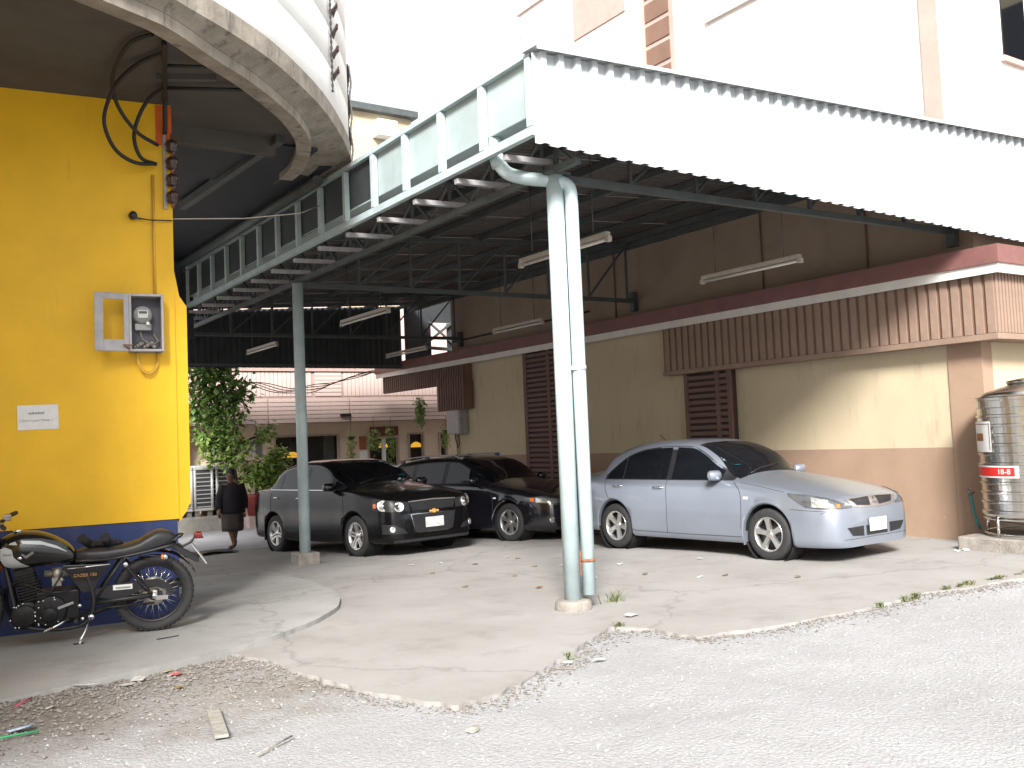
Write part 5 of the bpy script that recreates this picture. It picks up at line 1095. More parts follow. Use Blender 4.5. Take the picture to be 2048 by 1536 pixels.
for sd in (1, -1):
    c.corner('fog_recess', 'black', [(2.10, .47, .335), (1.93, .80, .345)], [(2.10, .52, .40), (2.05, .66, .47), (1.93, .80, .49)], 40, 0.005, 14, 6, side=sd)
    ph = R(40); a = -2.03*math.sin(ph)+.68*math.cos(ph); p = c.hit(a, .405, 40, 0.008); o = MB().lathe([(.042, -.01), (.043, .012), (.03, .008), (0, .004)], (0, 0, 0), 'x', 16).build('fog_lamp', 'lampglass', c.t); o.location = (p.x, p.y*sd, p.z); o.rotation_euler = (0, 0, R(28)*sd)
c.front('bumper_lip', 'black', [(-.70, .205), (.70, .205)], [(-.70, .245), (.70, .245)], 0.006)
c.corner('tail_lamp', 'red', [(-2.2, .55, .78), (-1.95, .80, .80)], [(-2.15, .55, 1.02), (-1.95, .80, 1.03)], 140, 0.006)
MB().tube([tuple(c.down(0.92, -0.5, .012)), tuple(c.down(0.86, -0.25, .014)), tuple(c.down(0.78, 0.2, .014))], 0.009, 6).build('wiper', 'black', c.t)
p = c.down(0.72, 0.42, 0.004); MB().box((p.x-0.05, p.y-0.05, p.z), (p.x+0.05, p.y+0.05, p.z+0.004)).build('tax_sticker', 'hose', c.t)

# --- black wagon
c = Car('black_wagon', 'black estate wagon with roof rails between the two other cars', (9.20, 14.52, -0.165), R(-78.0), R(-1.7),
    [(2.25, .46), (2.22, .60), (2.12, .72), (1.9, .80), (1.5, .90), (1.0, .985), (.85, 1.015), (.40, 1.25), (.10, 1.39), (-.2, 1.455), (-.8, 1.475), (-1.4, 1.455), (-1.8, 1.40), (-2.0, 1.28), (-2.17, 1.02), (-2.25, .8), (-2.29, .5)],
    [(2.25, .42), (2.22, .55), (2.12, .66), (1.9, .73), (1.5, .82), (1.0, .895), (.85, .92), (0, .95), (-1, .98), (-1.8, .99), (-2.0, .985), (-2.17, .93), (-2.25, .74), (-2.29, .46)],
    [(2.25, .50), (2.22, .60), (2.12, .73), (1.95, .80), (1.7, .845), (1.3, .862), (0, .862), (-1.3, .86), (-1.8, .84), (-2.1, .79), (-2.22, .70), (-2.29, .6)],
    (1.30, -1.30), 0.312, 'blackpaint', zb=0.19, zb_front=0.18, arch=0.355)
c.wheels((6, 1), 0.195)
wb = lambda x: 0.985-0.01*x; wt = pc([(-1.95, 1.15), (-1.75, 1.25), (-1.3, 1.325), (-.7, 1.355), (-.1, 1.345), (.2, 1.25), (.5, 1.10), (.76, .98)])
xx = np.linspace(-1.95, 0.76, 44); c.patch('window_surround', 'black', [(x, wb(x)-0.012) for x in xx], [(x, max(wt(x)+0.012, wb(x))) for x in xx], off=0.002, nu=44)
for nm, a, b in (('load_bay_glass', -1.90, -1.22), ('rear_door_glass', -1.12, -0.36), ('front_door_glass', -0.26, 0.62)):
    xx = np.linspace(a, b, 24); c.patch(nm, 'glass', [(x, wb(x)) for x in xx], [(x, max(wt(x)-0.008, wb(x)+0.005)) for x in xx], off=0.005, nu=24)
c.top('windscreen', 'glass', np.linspace(0.82, 0.04, 18), lambda x: 0.54+(x-0.04)/0.78*0.13); c.top('rear_window', 'glass', np.linspace(-2.14, -1.92, 8), lambda x: 0.55)
for sd in (1, -1):
    pts = [c.down(x, sd*0.54, 0.05 if -1.75 < x < -0.15 else 0.004) for x in np.linspace(-1.85, -0.05, 19)]; rl = MB().tube(pts, 0.014, 8).build('roof_rail', 'greymetal', c.t)
    for x in (-1.7, -1.0, -0.25): q = c.down(x, sd*.54, 0); MB().cbox((q.x, q.y, q.z+0.022), (0.05, 0.016, 0.03)).build('rail_foot', 'black', rl)
c.seam([(.96, .34), (.97, .6), (.92, .82), (.84, .93)]); c.seam([(-0.31, .26), (-.30, .7), (-.32, .97)]); c.handle(-0.38, .87, 'blackpaint'); c.handle(-1.16, .88, 'blackpaint'); c.mirror(0.56, .97, 'blackpaint')
c.corner('headlamp', 'lampdark', [(2.15, .40, .60), (2.0, .62, .585), (1.66, .83, .66)], [(2.12, .40, .64), (1.95, .68, .72), (1.66, .83, .70)], 42, 0.005); c.corner('headlamp_reflector', 'lampglass', [(2.07, .52, .603), (1.84, .745, .625)], [(2.07, .52, .655), (1.84, .745, .70)], 42, 0.009, 12, 6)
c.corner('indicator_lens', 'amber', [(1.82, .76, .635), (1.76, .79, .645)], [(1.82, .76, .695), (1.76, .79, .695)], 42, 0.010, 5, 4)
c.front('grille', 'black', [(-.34, .56), (.34, .56)], [(-.40, .65), (0, .665), (.40, .65)], 0.006); c.front('grille_bar', 'chrome', [(-.38, .60), (.38, .60)], [(-.38, .615), (.38, .615)], 0.010)
c.front('lower_intake', 'black', [(-.50, .26), (.50, .26)], [(-.50, .36), (.50, .36)], 0.005); c.plate(.44)
for sd in (1, -1): p = c.hit(-2.08*math.sin(R(40))+.66*math.cos(R(40)), .34, 40, 0.006); o = MB().lathe([(.045, -.01), (.046, .012), (.03, .008), (0, .004)], (0, 0, 0), 'x', 16).build('fog_lamp', 'lampglass', c.t); o.location = (p.x, p.y*sd, p.z); o.rotation_euler = (0, 0, R(18)*sd)
for a in (1.30,):
    for sd in (1, -1):
        pts = [Vector((a+0.362*math.cos(R(k)), 0, 0.312+0.362*math.sin(R(k)))) for k in range(100, 178, 6)]; q = [c.hit(-p.x, p.z, 90, 0.004) for p in pts]
        MB().tube([(v.x, v.y*sd, v.z) for v in q], 0.010, 6).build('arch_trim', 'chrome', c.t)
c.patch('side_repeater', 'signwhite', [(.99, .70), (1.06, .70)], [(.99, .725), (1.06, .725)], off=0.008, nu=5, nv=4)

# ------------------------------------------------------------------ motorcycle
mc = thing('motorcycle', 'black retro motorcycle on its side stand by the yellow wall', 'motorcycle', (2.0, 8.60, 0.044)); mc.rotation_euler = (R(-5), 0, R(168)); mc.rotation_mode = 'XYZ'
AX = 1.46; RW = 0.325
def mwheel(x, hw):
    ty = MB().lathe([(RW*0.76, -hw*0.55), (RW*0.84, -hw*0.95), (RW*0.93, -hw), (RW*0.985, -hw*0.62), (RW, 0), (RW*0.985, hw*0.62), (RW*0.93, hw), (RW*0.84, hw*0.95), (RW*0.76, hw*0.55)], (0, 0, 0), 'y', 56, caps=False)
    for k in range(44):
        for sd in (-1, 1):
            a = 2*math.pi*(k+0.25*sd)/44; c_, s_ = math.cos(a), math.sin(a); rr = RW*0.988; ty.bar((rr*c_, sd*hw*0.2, rr*s_), (RW*0.955*c_-0.012*s_, sd*hw*0.92, RW*0.955*s_+0.012*c_), 0.016, 0.012)
    w = ty.build('wheel', 'rubber', mc); w.location = (x, 0, RW)
    MB().lathe([(RW*0.77, -hw*0.5), (RW*0.70, -hw*0.35), (RW*0.70, hw*0.35), (RW*0.77, hw*0.5), (RW*0.775, hw*0.42), (RW*0.71, hw*0.28), (RW*0.71, -hw*0.28), (RW*0.775, -hw*0.42)], (0, 0, 0), 'y', 56, caps=False).build('rim', 'black', w)
    for k in range(36):
        a = 2*math.pi*k/36; b = a+(0.5 if k % 2 else -0.5); sd = 1 if (k//2) % 2 else -1
        MB().tube([(0.045*math.cos(b), sd*0.04, 0.045*math.sin(b)), (RW*0.705*math.cos(a), sd*0.01, RW*0.705*math.sin(a))], 0.0022, 5).build('spoke', 'chrome', w)
    MB().lathe([(0.0, -0.07), (0.022, -0.07), (0.055, -0.05), (0.03, -0.03), (0.03, 0.03), (0.055, 0.05), (0.022, 0.08), (0.0, 0.08)], (0, 0, 0), 'y', 20).build('hub', 'castalu', w)
    return w
rwh = mwheel(0, 0.062); fwh = mwheel(AX, 0.052)
MB().lathe([(0.055, 0.062), (0.095, 0.062), (0.095, 0.068), (0.055, 0.068)], (0, 0, 0), 'y', 30, caps=False).build('sprocket', 'castalu', rwh)
MB().lathe([(0.07, -0.075), (0.12, -0.075), (0.12, -0.07), (0.07, -0.07)], (0, 0, 0), 'y', 30, caps=False).build('brake_disc', 'castalu', rwh); MB().lathe([(0.08, 0.06), (0.14, 0.06), (0.14, 0.065), (0.08, 0.065)], (0, 0, 0), 'y', 30, caps=False).build('brake_disc', 'castalu', fwh)
# frame
fr = MB()
for s_ in (-1, 1):
    fr.tube([tuple(v) for v in smooth_curve([(1.16, 0, 0.80), (1.10, s_*0.05, 0.55), (1.02, s_*0.10, 0.22), (0.85, s_*0.12, 0.13), (0.55, s_*0.12, 0.14), (0.47, s_*0.12, 0.30), (0.50, s_*0.11, 0.48), (0.56, s_*0.10, 0.64)], 30)], 0.016, 8)
    fr.tube([tuple(v) for v in smooth_curve([(0.60, s_*0.09, 0.66), (0.35, s_*0.10, 0.66), (0.10, s_*0.11, 0.69), (-0.16, s_*0.11, 0.74)], 16)], 0.014, 8)
    fr.tube([(0.48, s_*0.10, 0.28), (0.36, s_*0.10, 0.48), (0.24, s_*0.11, 0.655)], 0.013, 8)
fr.tube([(1.17, 0, 0.86), (0.95, 0, 0.78), (0.60, 0, 0.68)], 0.02, 8); fr.tube([(1.20, 0, 0.88), (1.25, 0, 0.74)], 0.03, 10)
fr.build('frame', 'black', mc)
sw = MB()
for s_ in (-1, 1): sw.tube([(0.48, s_*0.10, 0.30), (0.2, s_*0.10, 0.315), (-0.03, s_*0.085, 0.325)], 0.02, 8); sw.cbox((-0.02, s_*0.09, 0.325), (0.045, 0.008, 0.028))
sw.build('swingarm', 'black', mc)
for s_ in (-1, 1):
    sh_ = MB(); a, b = Vector((0.22, s_*0.13, 0.61)), Vector((0.05, s_*0.12, 0.37))
    sh_.tube([a, b], 0.009, 8)
    coil = [a.lerp(b, 0.12+0.68*k/90)+Vector((0.024*math.cos(k*0.62), 0.024*math.sin(k*0.62), 0.010*math.cos(k*.62))) for k in range(91)]; sh_.tube(coil, 0.0045, 6)
    sh_.tube([a.lerp(b, 0.72), b], 0.018, 10); sk = sh_.build('shock_absorber', 'black', mc)
    MB().lathe([(0.0, 0.0), (0.02, 0.0), (0.022, 0.02), (0.012, 0.025), (0, 0.025)], (0.22, s_*0.13+(0.0 if s_ > 0 else -0.025), 0.61), 'y', 14).build('shock_nut', 'chrome', sk)
cg = MB(); arc = [(0.50, 0.36), (0.46, 0.42), (0.30, 0.445), (0.12, 0.46), (-0.03, 0.46), (-0.12, 0.42), (-0.165, 0.34), (-0.13, 0.30), (-0.09, 0.37), (0.02, 0.40), (0.10, 0.38), (0.22, 0.33), (0.34, 0.325)]
cg.prism(arc, 0.095, 0.103, 'xz'); cgo = cg.build('chain_guard', 'black', mc)
MB().box((0.17, 0.1035, 0.395), (0.32, 0.105, 0.437)).build('maker_plate', 'signwhite', cgo); MB().box((0.183, 0.1052, 0.403), (0.30, 0.1056, 0.42)).build('plate_lettering', 'ink', cgo)
ch = MB(); ch.tube([(0.55, 0.09, 0.34), (0.0, 0.082, 0.395)], 0.008, 6); ch.tube([(0.55, 0.09, 0.25), (0.0, 0.082, 0.255)], 0.008, 6); ch.build('chain', 'enginedark', mc)
MB().cbox((-0.005, 0.112, 0.33), (0.02, 0.008, 0.035)).build('axle_block', 'chrome', mc, bevel=0.006); MB().lathe([(0, 0.0), (0.02, 0), (0.018, 0.03), (0, 0.03)], (0.0, 0.112, 0.325), 'y', 12).build('axle_nut', 'chrome', mc); MB().cbox((-0.06, 0.108, 0.30), (0.05, 0.006, 0.018)).build('chain_adjuster', 'chrome', mc)
# tank, lofted
def loft(secs, n=28, p=2.3):
    rows = []
    for (x, zc, hh, w) in secs:
        row = []
        for k in range(n+1):
            a = 2*math.pi*k/n; c_, s_ = math.cos(a), math.sin(a); row.append((x, w*math.copysign(abs(c_)**(2/p), c_), zc+hh*math.copysign(abs(s_)**(2/p), s_)))
        rows.append(row)
    mb = MB(); mb.grid(rows, smooth=True); mb.f += [tuple(range(n)), tuple(range((len(rows)-1)*(n+1)+n-1, (len(rows)-1)*(n+1)-1, -1))]; mb.sm += [False]*2; return mb
ts = [(1.175, .755, .02, .02), (1.165, .758, .075, .07), (1.14, .762, .115, .105), (1.08, .770, .140, .130), (1.0, .778, .150, .142), (0.9, .775, .146, .145), (0.8, .760, .130, .138), (0.70, .735, .100, .118), (0.63, .712, .066, .095), (0.60, .700, .03, .06), (0.595, .70, .008, .02)]
cv = [pc([(t_[0], t_[i]) for t_ in ts]) for i in (1, 2, 3)]
tank = loft([(x, cv[0](x), cv[1](x), cv[2](x)) for x in list(np.linspace(1.175, 1.12, 8))+list(np.linspace(1.10, 0.66, 18))+list(np.linspace(0.65, 0.595, 8))], 32).build('fuel_tank', 'tankblack', mc)
class Proj(Car):
    def __init__(s, t, body):
        s.t = t; bm = bmesh.new(); bm.from_mesh(body.data); bmesh.ops.triangulate(bm, faces=bm.faces); s.bvh = BVHTree.FromBMesh(bm); bm.free()
tp_ = Proj(mc, tank)
tp_.patch('tank_flash', 'tankwhite', [(1.158, .740), (1.12, .665), (1.06, .635), (0.985, .640), (0.94, .650)], [(1.155, .80), (1.11, .82), (1.06, .80), (1.05, .74), (1.0, .69), (0.94, .652)], off=0.003, nu=26, nv=8, parent=tank)
tp_.patch('tank_flash', 'tankwhite', [(0.98, .842), (0.84, .825), (0.72, .778), (0.665, .748)], [(1.0, .866), (0.86, .856), (0.74, .806), (0.665, .752)], off=0.003, nu=26, nv=5, parent=tank)
tp_.patch('tank_flash', 'tankwhite', [(1.085, .838), (1.02, .835)], [(1.07, .852), (1.035, .862)], off=0.003, nu=8, nv=4, parent=tank)
tp_.patch('tank_lettering', 'ink', [(1.125, .752), (1.06, .752)], [(1.125, .768), (1.06, .768)], off=0.005, nu=8, nv=3, side=1, parent=tank)
em = MB(); em.bar((0.965, 0.142, .730), (0.905, 0.148, .772), 0.012, 0.02); em.bar((0.99, 0.140, .762), (0.962, 0.144, .735), 0.010, 0.014); em.sphere((1.005, 0.139, .728), 0.014, 10, (1.3, .5, 1)); em.build('tank_emblem', 'chrome', tank)
MB().lathe([(0.035, 0.0), (0.04, 0.012), (0.03, 0.02), (0, 0.024)], (1.03, 0, .922), 'z', 20).build('filler_cap', 'chrome', tank)
ss = [(0.60, .69, .05, .07), (0.52, .695, .055, .105), (0.40, .695, .055, .120), (0.25, .705, .055, .122), (0.13, .725, .06, .122), (0.04, .755, .078, .118), (-0.04, .780, .085, .108), (-0.12, .788, .062, .09), (-0.17, .785, .035, .06), (-0.185, .785, .01, .02)]
cv2 = [pc([(t_[0], t_[i]) for t_ in ss]) for i in (1, 2, 3)]
seat = loft([(x, cv2[0](x), cv2[1](x), cv2[2](x)) for x in np.linspace(0.60, -0.185, 44)], 28, 3.0).build('seat', 'seatleather', mc)
for k in range(24):
    x = 0.55-0.027*k; MB().tube([(x, cv2[2](x)*0.985*math.cos(a_), cv2[0](x)+cv2[1](x)*0.98*math.sin(a_)) for a_ in (0.1, 0.35, 0.6, 0.8)], 0.004, 5).build('seat_stitch', 'seatleather', seat)
for s_ in (-1, 1):
    sp_ = MB().prism([(0.70, .640), (0.34, .625), (0.40, .53), (0.47, .405), (0.555, .40), (0.66, .56)], s_*0.112-0.008, s_*0.112+0.008, 'xz').build('side_panel', 'tankblack', mc, bevel=0.006)
    MB().tube([(0.66, s_*0.118, .607), (0.34, s_*0.118, .620)], 0.006, 6).build('panel_trim', 'chrome', sp_)
text_obj('side_lettering', 'GAZER 150', 0.036, 'gold', sp_, (0.53, 0.1215, .545), (R(90), 0, R(180)))
# rear fender, lamp, plate
rf = MB(); rows = []
for k in range(17):
    a = R(70+k*5.6); rr = RW+0.045; row = []
    for q in (-1, -0.6, 0, 0.6, 1): row.append((-0.0+rr*math.cos(a)*-1*-1 if False else rr*math.cos(a), q*0.07, RW+0.01+rr*math.sin(a)*(1.0)-0.02*abs(q)))
    rows.append(row)
rf.grid(rows); rf.build('rear_fender', 'tankblack', mc)
tl = MB(); tl.tube([(-0.15, 0.0, .76), (-0.24, 0, .70), (-0.30, 0, .73), (-0.35, 0, .775)], 0.012, 8); tl.build('tail_bracket', 'black', mc)
t2 = MB().box((-0.40, -0.055, .770), (-0.335, 0.055, .815)).build('tail_lamp', 'red', mc, bevel=0.012); MB().box((-0.41, -0.06, .758), (-0.33, 0.06, .769)).build('lamp_chrome', 'chrome', t2)
pl_ = MB().prism([(-0.31, .72), (-0.315, .725), (-0.43, .555), (-0.425, .55)], -0.10, 0.10, 'xz').build('number_plate', 'plate', mc); MB().prism([(-0.13, .75), (-0.10, .73), (-0.33, .57), (-0.37, .56), (-0.37, .60)], -0.05, 0.05, 'xz').build('mud_guard', 'black', mc)
MB().tube([(-0.14, .09, .765), (-0.22, .07, .80), (-0.24, 0, .81), (-0.22, -.07, .80), (-0.14, -.09, .765)], 0.010, 8).build('grab_rail', 'black', mc)
def blinker(x, y, z, nm='indicator'):
    o = MB().lathe([(0.0, -0.03), (0.022, -0.028), (0.028, 0.0), (0.024, 0.004)], (0, 0, 0), 'x', 14).build(nm, 'chrome', mc); o.location = (x, y, z); o.rotation_euler = (0, 0, math.pi if x > 0.5 else 0)
    MB().lathe([(0.026, 0.004), (0.02, 0.02), (0.0, 0.026)], (0, 0, 0), 'x', 14).build('indicator_lens', 'amber', o).rotation_euler = (0, 0, 0)
    MB().tube([(0, 0, 0), (0, -y*0.7, 0)], 0.006, 6).build('indicator_stem', 'black', o)
for s_ in (-1, 1): blinker(-0.08, s_*0.17, .655)
for s_ in (-1, 1):
    o = MB().sphere((0, 0, 0), 0.034, 14, (0.8, 1, 1)).build('front_indicator', 'amber', mc); o.location = (1.26, s_*0.17, .70); MB().tube([(0, 0, 0), (-0.02, -s_*0.12, 0.02)], 0.007, 6).build('indicator_stem', 'chrome', o)
    o = MB().lathe([(0, -0.02), (0.035, -0.015), (0.038, 0.01), (0.0, 0.014)], (0, 0, 0), 'y', 16).build('side_reflector', 'amber', mc); o.location = (1.20, s_*0.13, .615)
MB().tube([(0.12, .10, .66), (0.02, .13, .665), (-0.08, .16, .655)], 0.006, 6).build('indicator_bar', 'black', mc)
# engine
en = MB(); en.lathe([(0.0, -0.11), (0.115, -0.11), (0.135, -0.08), (0.135, 0.10), (0.12, 0.125), (0.0, 0.13)], (0.80, 0, 0.27), 'y', 28); en.lathe([(0.0, -0.09), (0.12, -0.09), (0.12, 0.09), (0.10, 0.11), (0.0, 0.112)], (0.97, 0, 0.25), 'y', 28)
en.cbox((0.74, 0, 0.31), (0.16, 0.10, 0.12)); eng = en.build('crankcase', 'enginedark', mc, bevel=0.012)
MB().lathe([(0.0, 0.131), (0.058, 0.131), (0.062, 0.15), (0.05, 0.158), (0, 0.158)], (0.80, 0, 0.25), 'y', 24).build('clutch_cover', 'enginedark', eng); MB().lathe([(0.0, 0.113), (0.085, 0.113), (0.095, 0.125), (0.08, 0.132), (0.0, 0.134)], (0.985, 0, 0.25), 'y', 28).build('magneto_cover', 'enginedark', eng)
cy = MB(); ax_ = Vector((0.22, 0, 0.98)).normalized()
for k in range(9):
    c0 = Vector((0.935, 0, 0.375))+ax_*(0.024*k); s2 = 0.085 if k < 6 else 0.075; j = len(cy.v); cy.box((-s2, -s2*1.05, -0.005), (s2, s2*1.05, 0.006)); cy.xf(Matrix.Translation(c0) @ Matrix.Rotation(R(12.6), 4, 'Y'), j)
j = len(cy.v); cy.cbox((0, 0, 0.10), (0.062, 0.062, 0.12)); cy.xf(Matrix.Translation((0.935, 0, 0.375)) @ Matrix.Rotation(R(12.6), 4, 'Y'), j)
j = len(cy.v); cy.cbox((0, 0, 0.235), (0.07, 0.08, 0.022)); cy.xf(Matrix.Translation((0.935, 0, 0.375)) @ Matrix.Rotation(R(12.6), 4, 'Y'), j); cy.build('cylinder', 'enginedark', mc)
rng2 = random.Random(5)
for k in range(22):
    a = rng2.uniform(0, 6.28); rr = rng2.choice((0.105, 0.12)); cx, cz = (0.80, 0.27) if k % 2 else (0.965, 0.255); MB().lathe([(0, 0), (0.007, 0), (0.0065, 0.008), (0, 0.009)], (cx+rr*math.cos(a), 0.124, cz+rr*math.sin(a)), 'y', 8).build('bolt', 'chrome', eng)
MB().bar((0.62, 0.14, .335), (0.735, 0.15, .30), 0.012, 0.022).build('cover_trim', 'chrome', eng)
cbm = MB(); cbm.lathe([(0.035, -0.04), (0.04, 0), (0.035, 0.05)], (0.745, 0.02, 0.555), 'z', 14); cbm.cbox((0.745, 0.04, 0.50), (0.035, 0.03, 0.035)); cbm.tube([(0.84, 0, 0.56), (0.66, 0, 0.545)], 0.028, 12); cbm.tube([(0.72, 0.05, 0.53), (0.70, 0.07, 0.50)], 0.018, 8); cbm.build('carburettor', 'castalu', mc)
for pts in ([(0.70, 0.06, 0.57), (0.80, 0.12, 0.42), (0.88, 0.13, 0.38)], [(1.02, 0.1, 0.53), (0.86, 0.13, 0.46), (0.74, 0.13, 0.42), (0.64, .12, .45)]): MB().tube(smooth_curve(pts, 12), 0.006, 6).build('hose', 'enginedark', mc)
ex = MB(); ex.tube(smooth_curve([(1.02, -0.02, 0.52), (1.13, -0.06, 0.42), (1.10, -0.10, 0.22), (0.95, -0.14, 0.12), (0.5, -0.17, 0.16), (0.2, -0.18, 0.24)], 26), 0.02, 10); ex.tube([(0.25, -0.18, 0.23), (0.1, -0.19, 0.27), (-0.25, -0.19, 0.36)], [0.03, 0.045, 0.045], 14); ex.build('exhaust', 'black', mc)
ks = MB(); ks.lathe([(0, -0.015), (0.024, -0.012), (0.024, 0.012), (0, 0.015)], (0.49, 0.14, 0.20), 'y', 14); ks.tube([(0.49, 0.15, 0.20), (0.55, 0.24, 0.08), (0.575, 0.275, 0.03)], 0.0105, 8); ks.cbox((0.58, 0.285, 0.022), (0.04, 0.02, 0.006)); ks.build('side_stand', 'chrome', mc)
MB().tube([(0.66, 0.12, .20), (0.74, 0.17, .165), (0.84, 0.18, .125)], 0.010, 8).build('shift_lever', 'chrome', mc); MB().tube([(0.60, 0.12, .19), (0.60, 0.24, .20)], 0.016, 8).build('foot_peg', 'black', mc)
for (x, z) in ((0.575, .30), (0.555, .19)): MB().lathe([(0, 0), (0.016, 0), (0.014, 0.012), (0, 0.014)], (x, 0.128, z), 'y', 12).build('frame_bolt', 'chrome', mc)
# front end
fk = MB()
for s_ in (-1, 1): fk.tube([(1.19, s_*0.10, .90), (1.33, s_*0.10, .58)], 0.018, 10); fk.tube([(1.31, s_*0.10, .62), (AX, s_*0.10, RW)], 0.026, 12)
fk.cbox((1.21, 0, .88), (0.04, 0.13, 0.012)); fk.cbox((1.27, 0, .73), (0.04, 0.13, 0.014)); fk.build('fork', 'black', mc)
hb = MB(); hb.tube(smooth_curve([(1.08, .40, 1.02), (1.12, .28, 1.02), (1.20, .12, .93), (1.21, 0, .92), (1.20, -.12, .93), (1.12, -.28, 1.02), (1.08, -.40, 1.02)], 26), 0.012, 8); hb.build('handlebar', 'black', mc)
for s_ in (-1, 1): MB().tube([(1.11, s_*.30, 1.02), (1.08, s_*.42, 1.02)], 0.018, 10).build('grip', 'rubber', mc); MB().cbox((1.13, s_*.25, 1.01), (.03, .035, .025)).build('switch_block', 'castalu', mc, bevel=0.006); MB().tube([(1.15, s_*.26, 1.01), (1.17, s_*.36, 1.0), (1.15, s_*.43, .99)], 0.006, 6).build('lever', 'castalu', mc)
MB().lathe([(0.0, -0.13), (0.05, -0.12), (0.085, -0.06), (0.09, 0.0), (0.085, 0.015), (0.0, 0.03)], (1.37, 0, .82), 'x', 22).build('headlamp', 'black', mc)
for s_ in (-.05, .05): MB().lathe([(0.04, 0.0), (0.042, 0.05), (0.034, 0.055), (0, 0.055)], (1.24, s_, .95), 'z', 18).build('gauge', 'black', mc)
ff = MB(); rows = []
for k in range(17):
    a = R(30+k*8.5); rr = RW+0.03; rows.append([(AX+rr*math.cos(a), q*0.055, RW+rr*math.sin(a)-0.015*abs(q)) for q in (-1, -.6, 0, .6, 1)])
ff.grid(rows); ff.build('front_fender', 'tankblack', mc)
for pts in ([(1.20, .10, .98), (1.28, .12, .86), (1.22, .08, .70)], [(1.16, .2, 1.0), (1.30, .12, .92), (1.30, .06, .75)], [(1.16, -.2, 1.0), (1.27, -.05, .90), (1.18, .05, .66)]): MB().tube(smooth_curve(pts, 12), 0.007, 6).build('control_cable', 'cable', mc)
# gloves on the seat
def bike_pt(x, y, z): return mc.matrix_basis @ Vector((x, y, z))
bpy.context.view_layer.update()
gl = thing('riding_gloves', 'pair of black knitted gloves lying on the motorcycle seat', 'gloves', tuple(bike_pt(0.34, -0.02, 0.745))); gl.rotation_euler = mc.rotation_euler
for gx, ang_ in ((0.0, 0.0), (0.13, -0.5)):
    g = MB(); g.sphere((0, 0, 0.028), 0.055, 12, (1.1, .9, .55)); g.tube([(0.04, 0, 0.04), (0.09, 0.01, 0.075), (0.12, 0.01, 0.10)], [0.035, 0.036, 0.042], 10)
    for q in range(4): g.tube([(-0.04, -0.036+0.024*q, 0.028), (-0.085, -0.045+0.03*q, 0.03), (-0.115, -0.048+0.032*q, 0.012)], [0.014, 0.0135, 0.011], 8)
    g.tube([(0.0, 0.045, 0.03), (-0.03, 0.075, 0.028), (-0.055, 0.085, 0.015)], [0.015, 0.014, 0.011], 8)
    o = g.build('glove', 'glove', gl); o.location = (gx, -0.03*gx, 0); o.rotation_euler = (0, 0, ang_+1.2)

# ------------------------------------------------------------------ person walking on the back road
pe = thing('person', 'person in dark blouse and brown knee-length skirt walking in blue sandals', 'person', (5.50, 17.55, -0.262)); pe.rotation_euler = (0, 0, R(-10))
# local: x to the viewer's right roughly, y away, z up; walking towards the left-front, weight on the front foot
def skin_obj(name, joints, edges, m, parent, sub=2, root=0):
    me = bpy.data.meshes.new(name); me.from_pydata([j[0] for j in joints], edges, []); me.materials.append(X[m])
    o = bpy.data.objects.new(name, me); COL.objects.link(o); o.parent = parent
    md = o.modifiers.new('skin', 'SKIN'); md.use_smooth_shade = True
    lay = me.skin_vertices[0].data if me.skin_vertices else None
    for i, j in enumerate(joints): lay[i].radius = j[1] if isinstance(j[1], tuple) else (j[1], j[1]); lay[i].use_root = (i == root)
    s2 = o.modifiers.new('sub', 'SUBSURF'); s2.levels = sub; s2.render_levels = sub
    dg = bpy.context.evaluated_depsgraph_get(); em = bpy.data.meshes.new_from_object(o.evaluated_get(dg)); o.modifiers.clear(); o.data = em
    for p in em.polygons: p.use_smooth = True
    if not em.materials: em.materials.append(X[m])
    return o
H = 1.46
J = [((0.0, 0, .78), (.135, .11)), ((0.0, 0, .93), (.125, .10)), ((0, 0, 1.10), (.14, .105)), ((0, 0, 1.19), (.10, .08)), ((-0.01, -.01, 1.235), (.050, .050)), ((-0.03, -.02, 1.30), (.062, .075)), ((-0.035, -.02, 1.37), (.075, .092)), ((-0.03, -.015, 1.43), (.045, .06)),
     ((-.165, 0, 1.155), (.058, .058)), ((-.225, -.01, .93), (.046, .046)), ((-.235, -.07, .73), (.036, .036)), ((-.235, -.09, .66), (.032, .022)),
     ((.165, 0, 1.155), (.058, .058)), ((.215, .03, .93), (.046, .046)), ((.215, .0, .72), (.036, .036)), ((.21, -.02, .65), (.032, .022)),
     ((-.075, 0, .70), (.10, .10)), ((-.05, -.02, .40), (.062, .062)), ((-.005, -.02, .24), (.058, .058)), ((.015, -.01, .09), (.036, .036)), ((-.03, -.04, .045), (.036, .03)), ((-.10, -.08, .03), (.034, .022)),
     ((.075, 0, .70), (.10, .10)), ((.06, .06, .42), (.062, .062)), ((.055, .15, .26), (.055, .055)), ((.06, .235, .14), (.036, .036)), ((.045, .215, .075), (.036, .03)), ((.0, .17, .03), (.032, .02))]
Ed = [(0, 1), (1, 2), (2, 3), (3, 4), (4, 5), (5, 6), (6, 7), (2, 8), (8, 9), (9, 10), (10, 11), (2, 12), (12, 13), (13, 14), (14, 15), (0, 16), (16, 17), (17, 18), (18, 19), (19, 20), (20, 21), (0, 22), (22, 23), (23, 24), (24, 25), (25, 26), (26, 27)]
body = skin_obj('body', J, Ed, 'skin', pe)
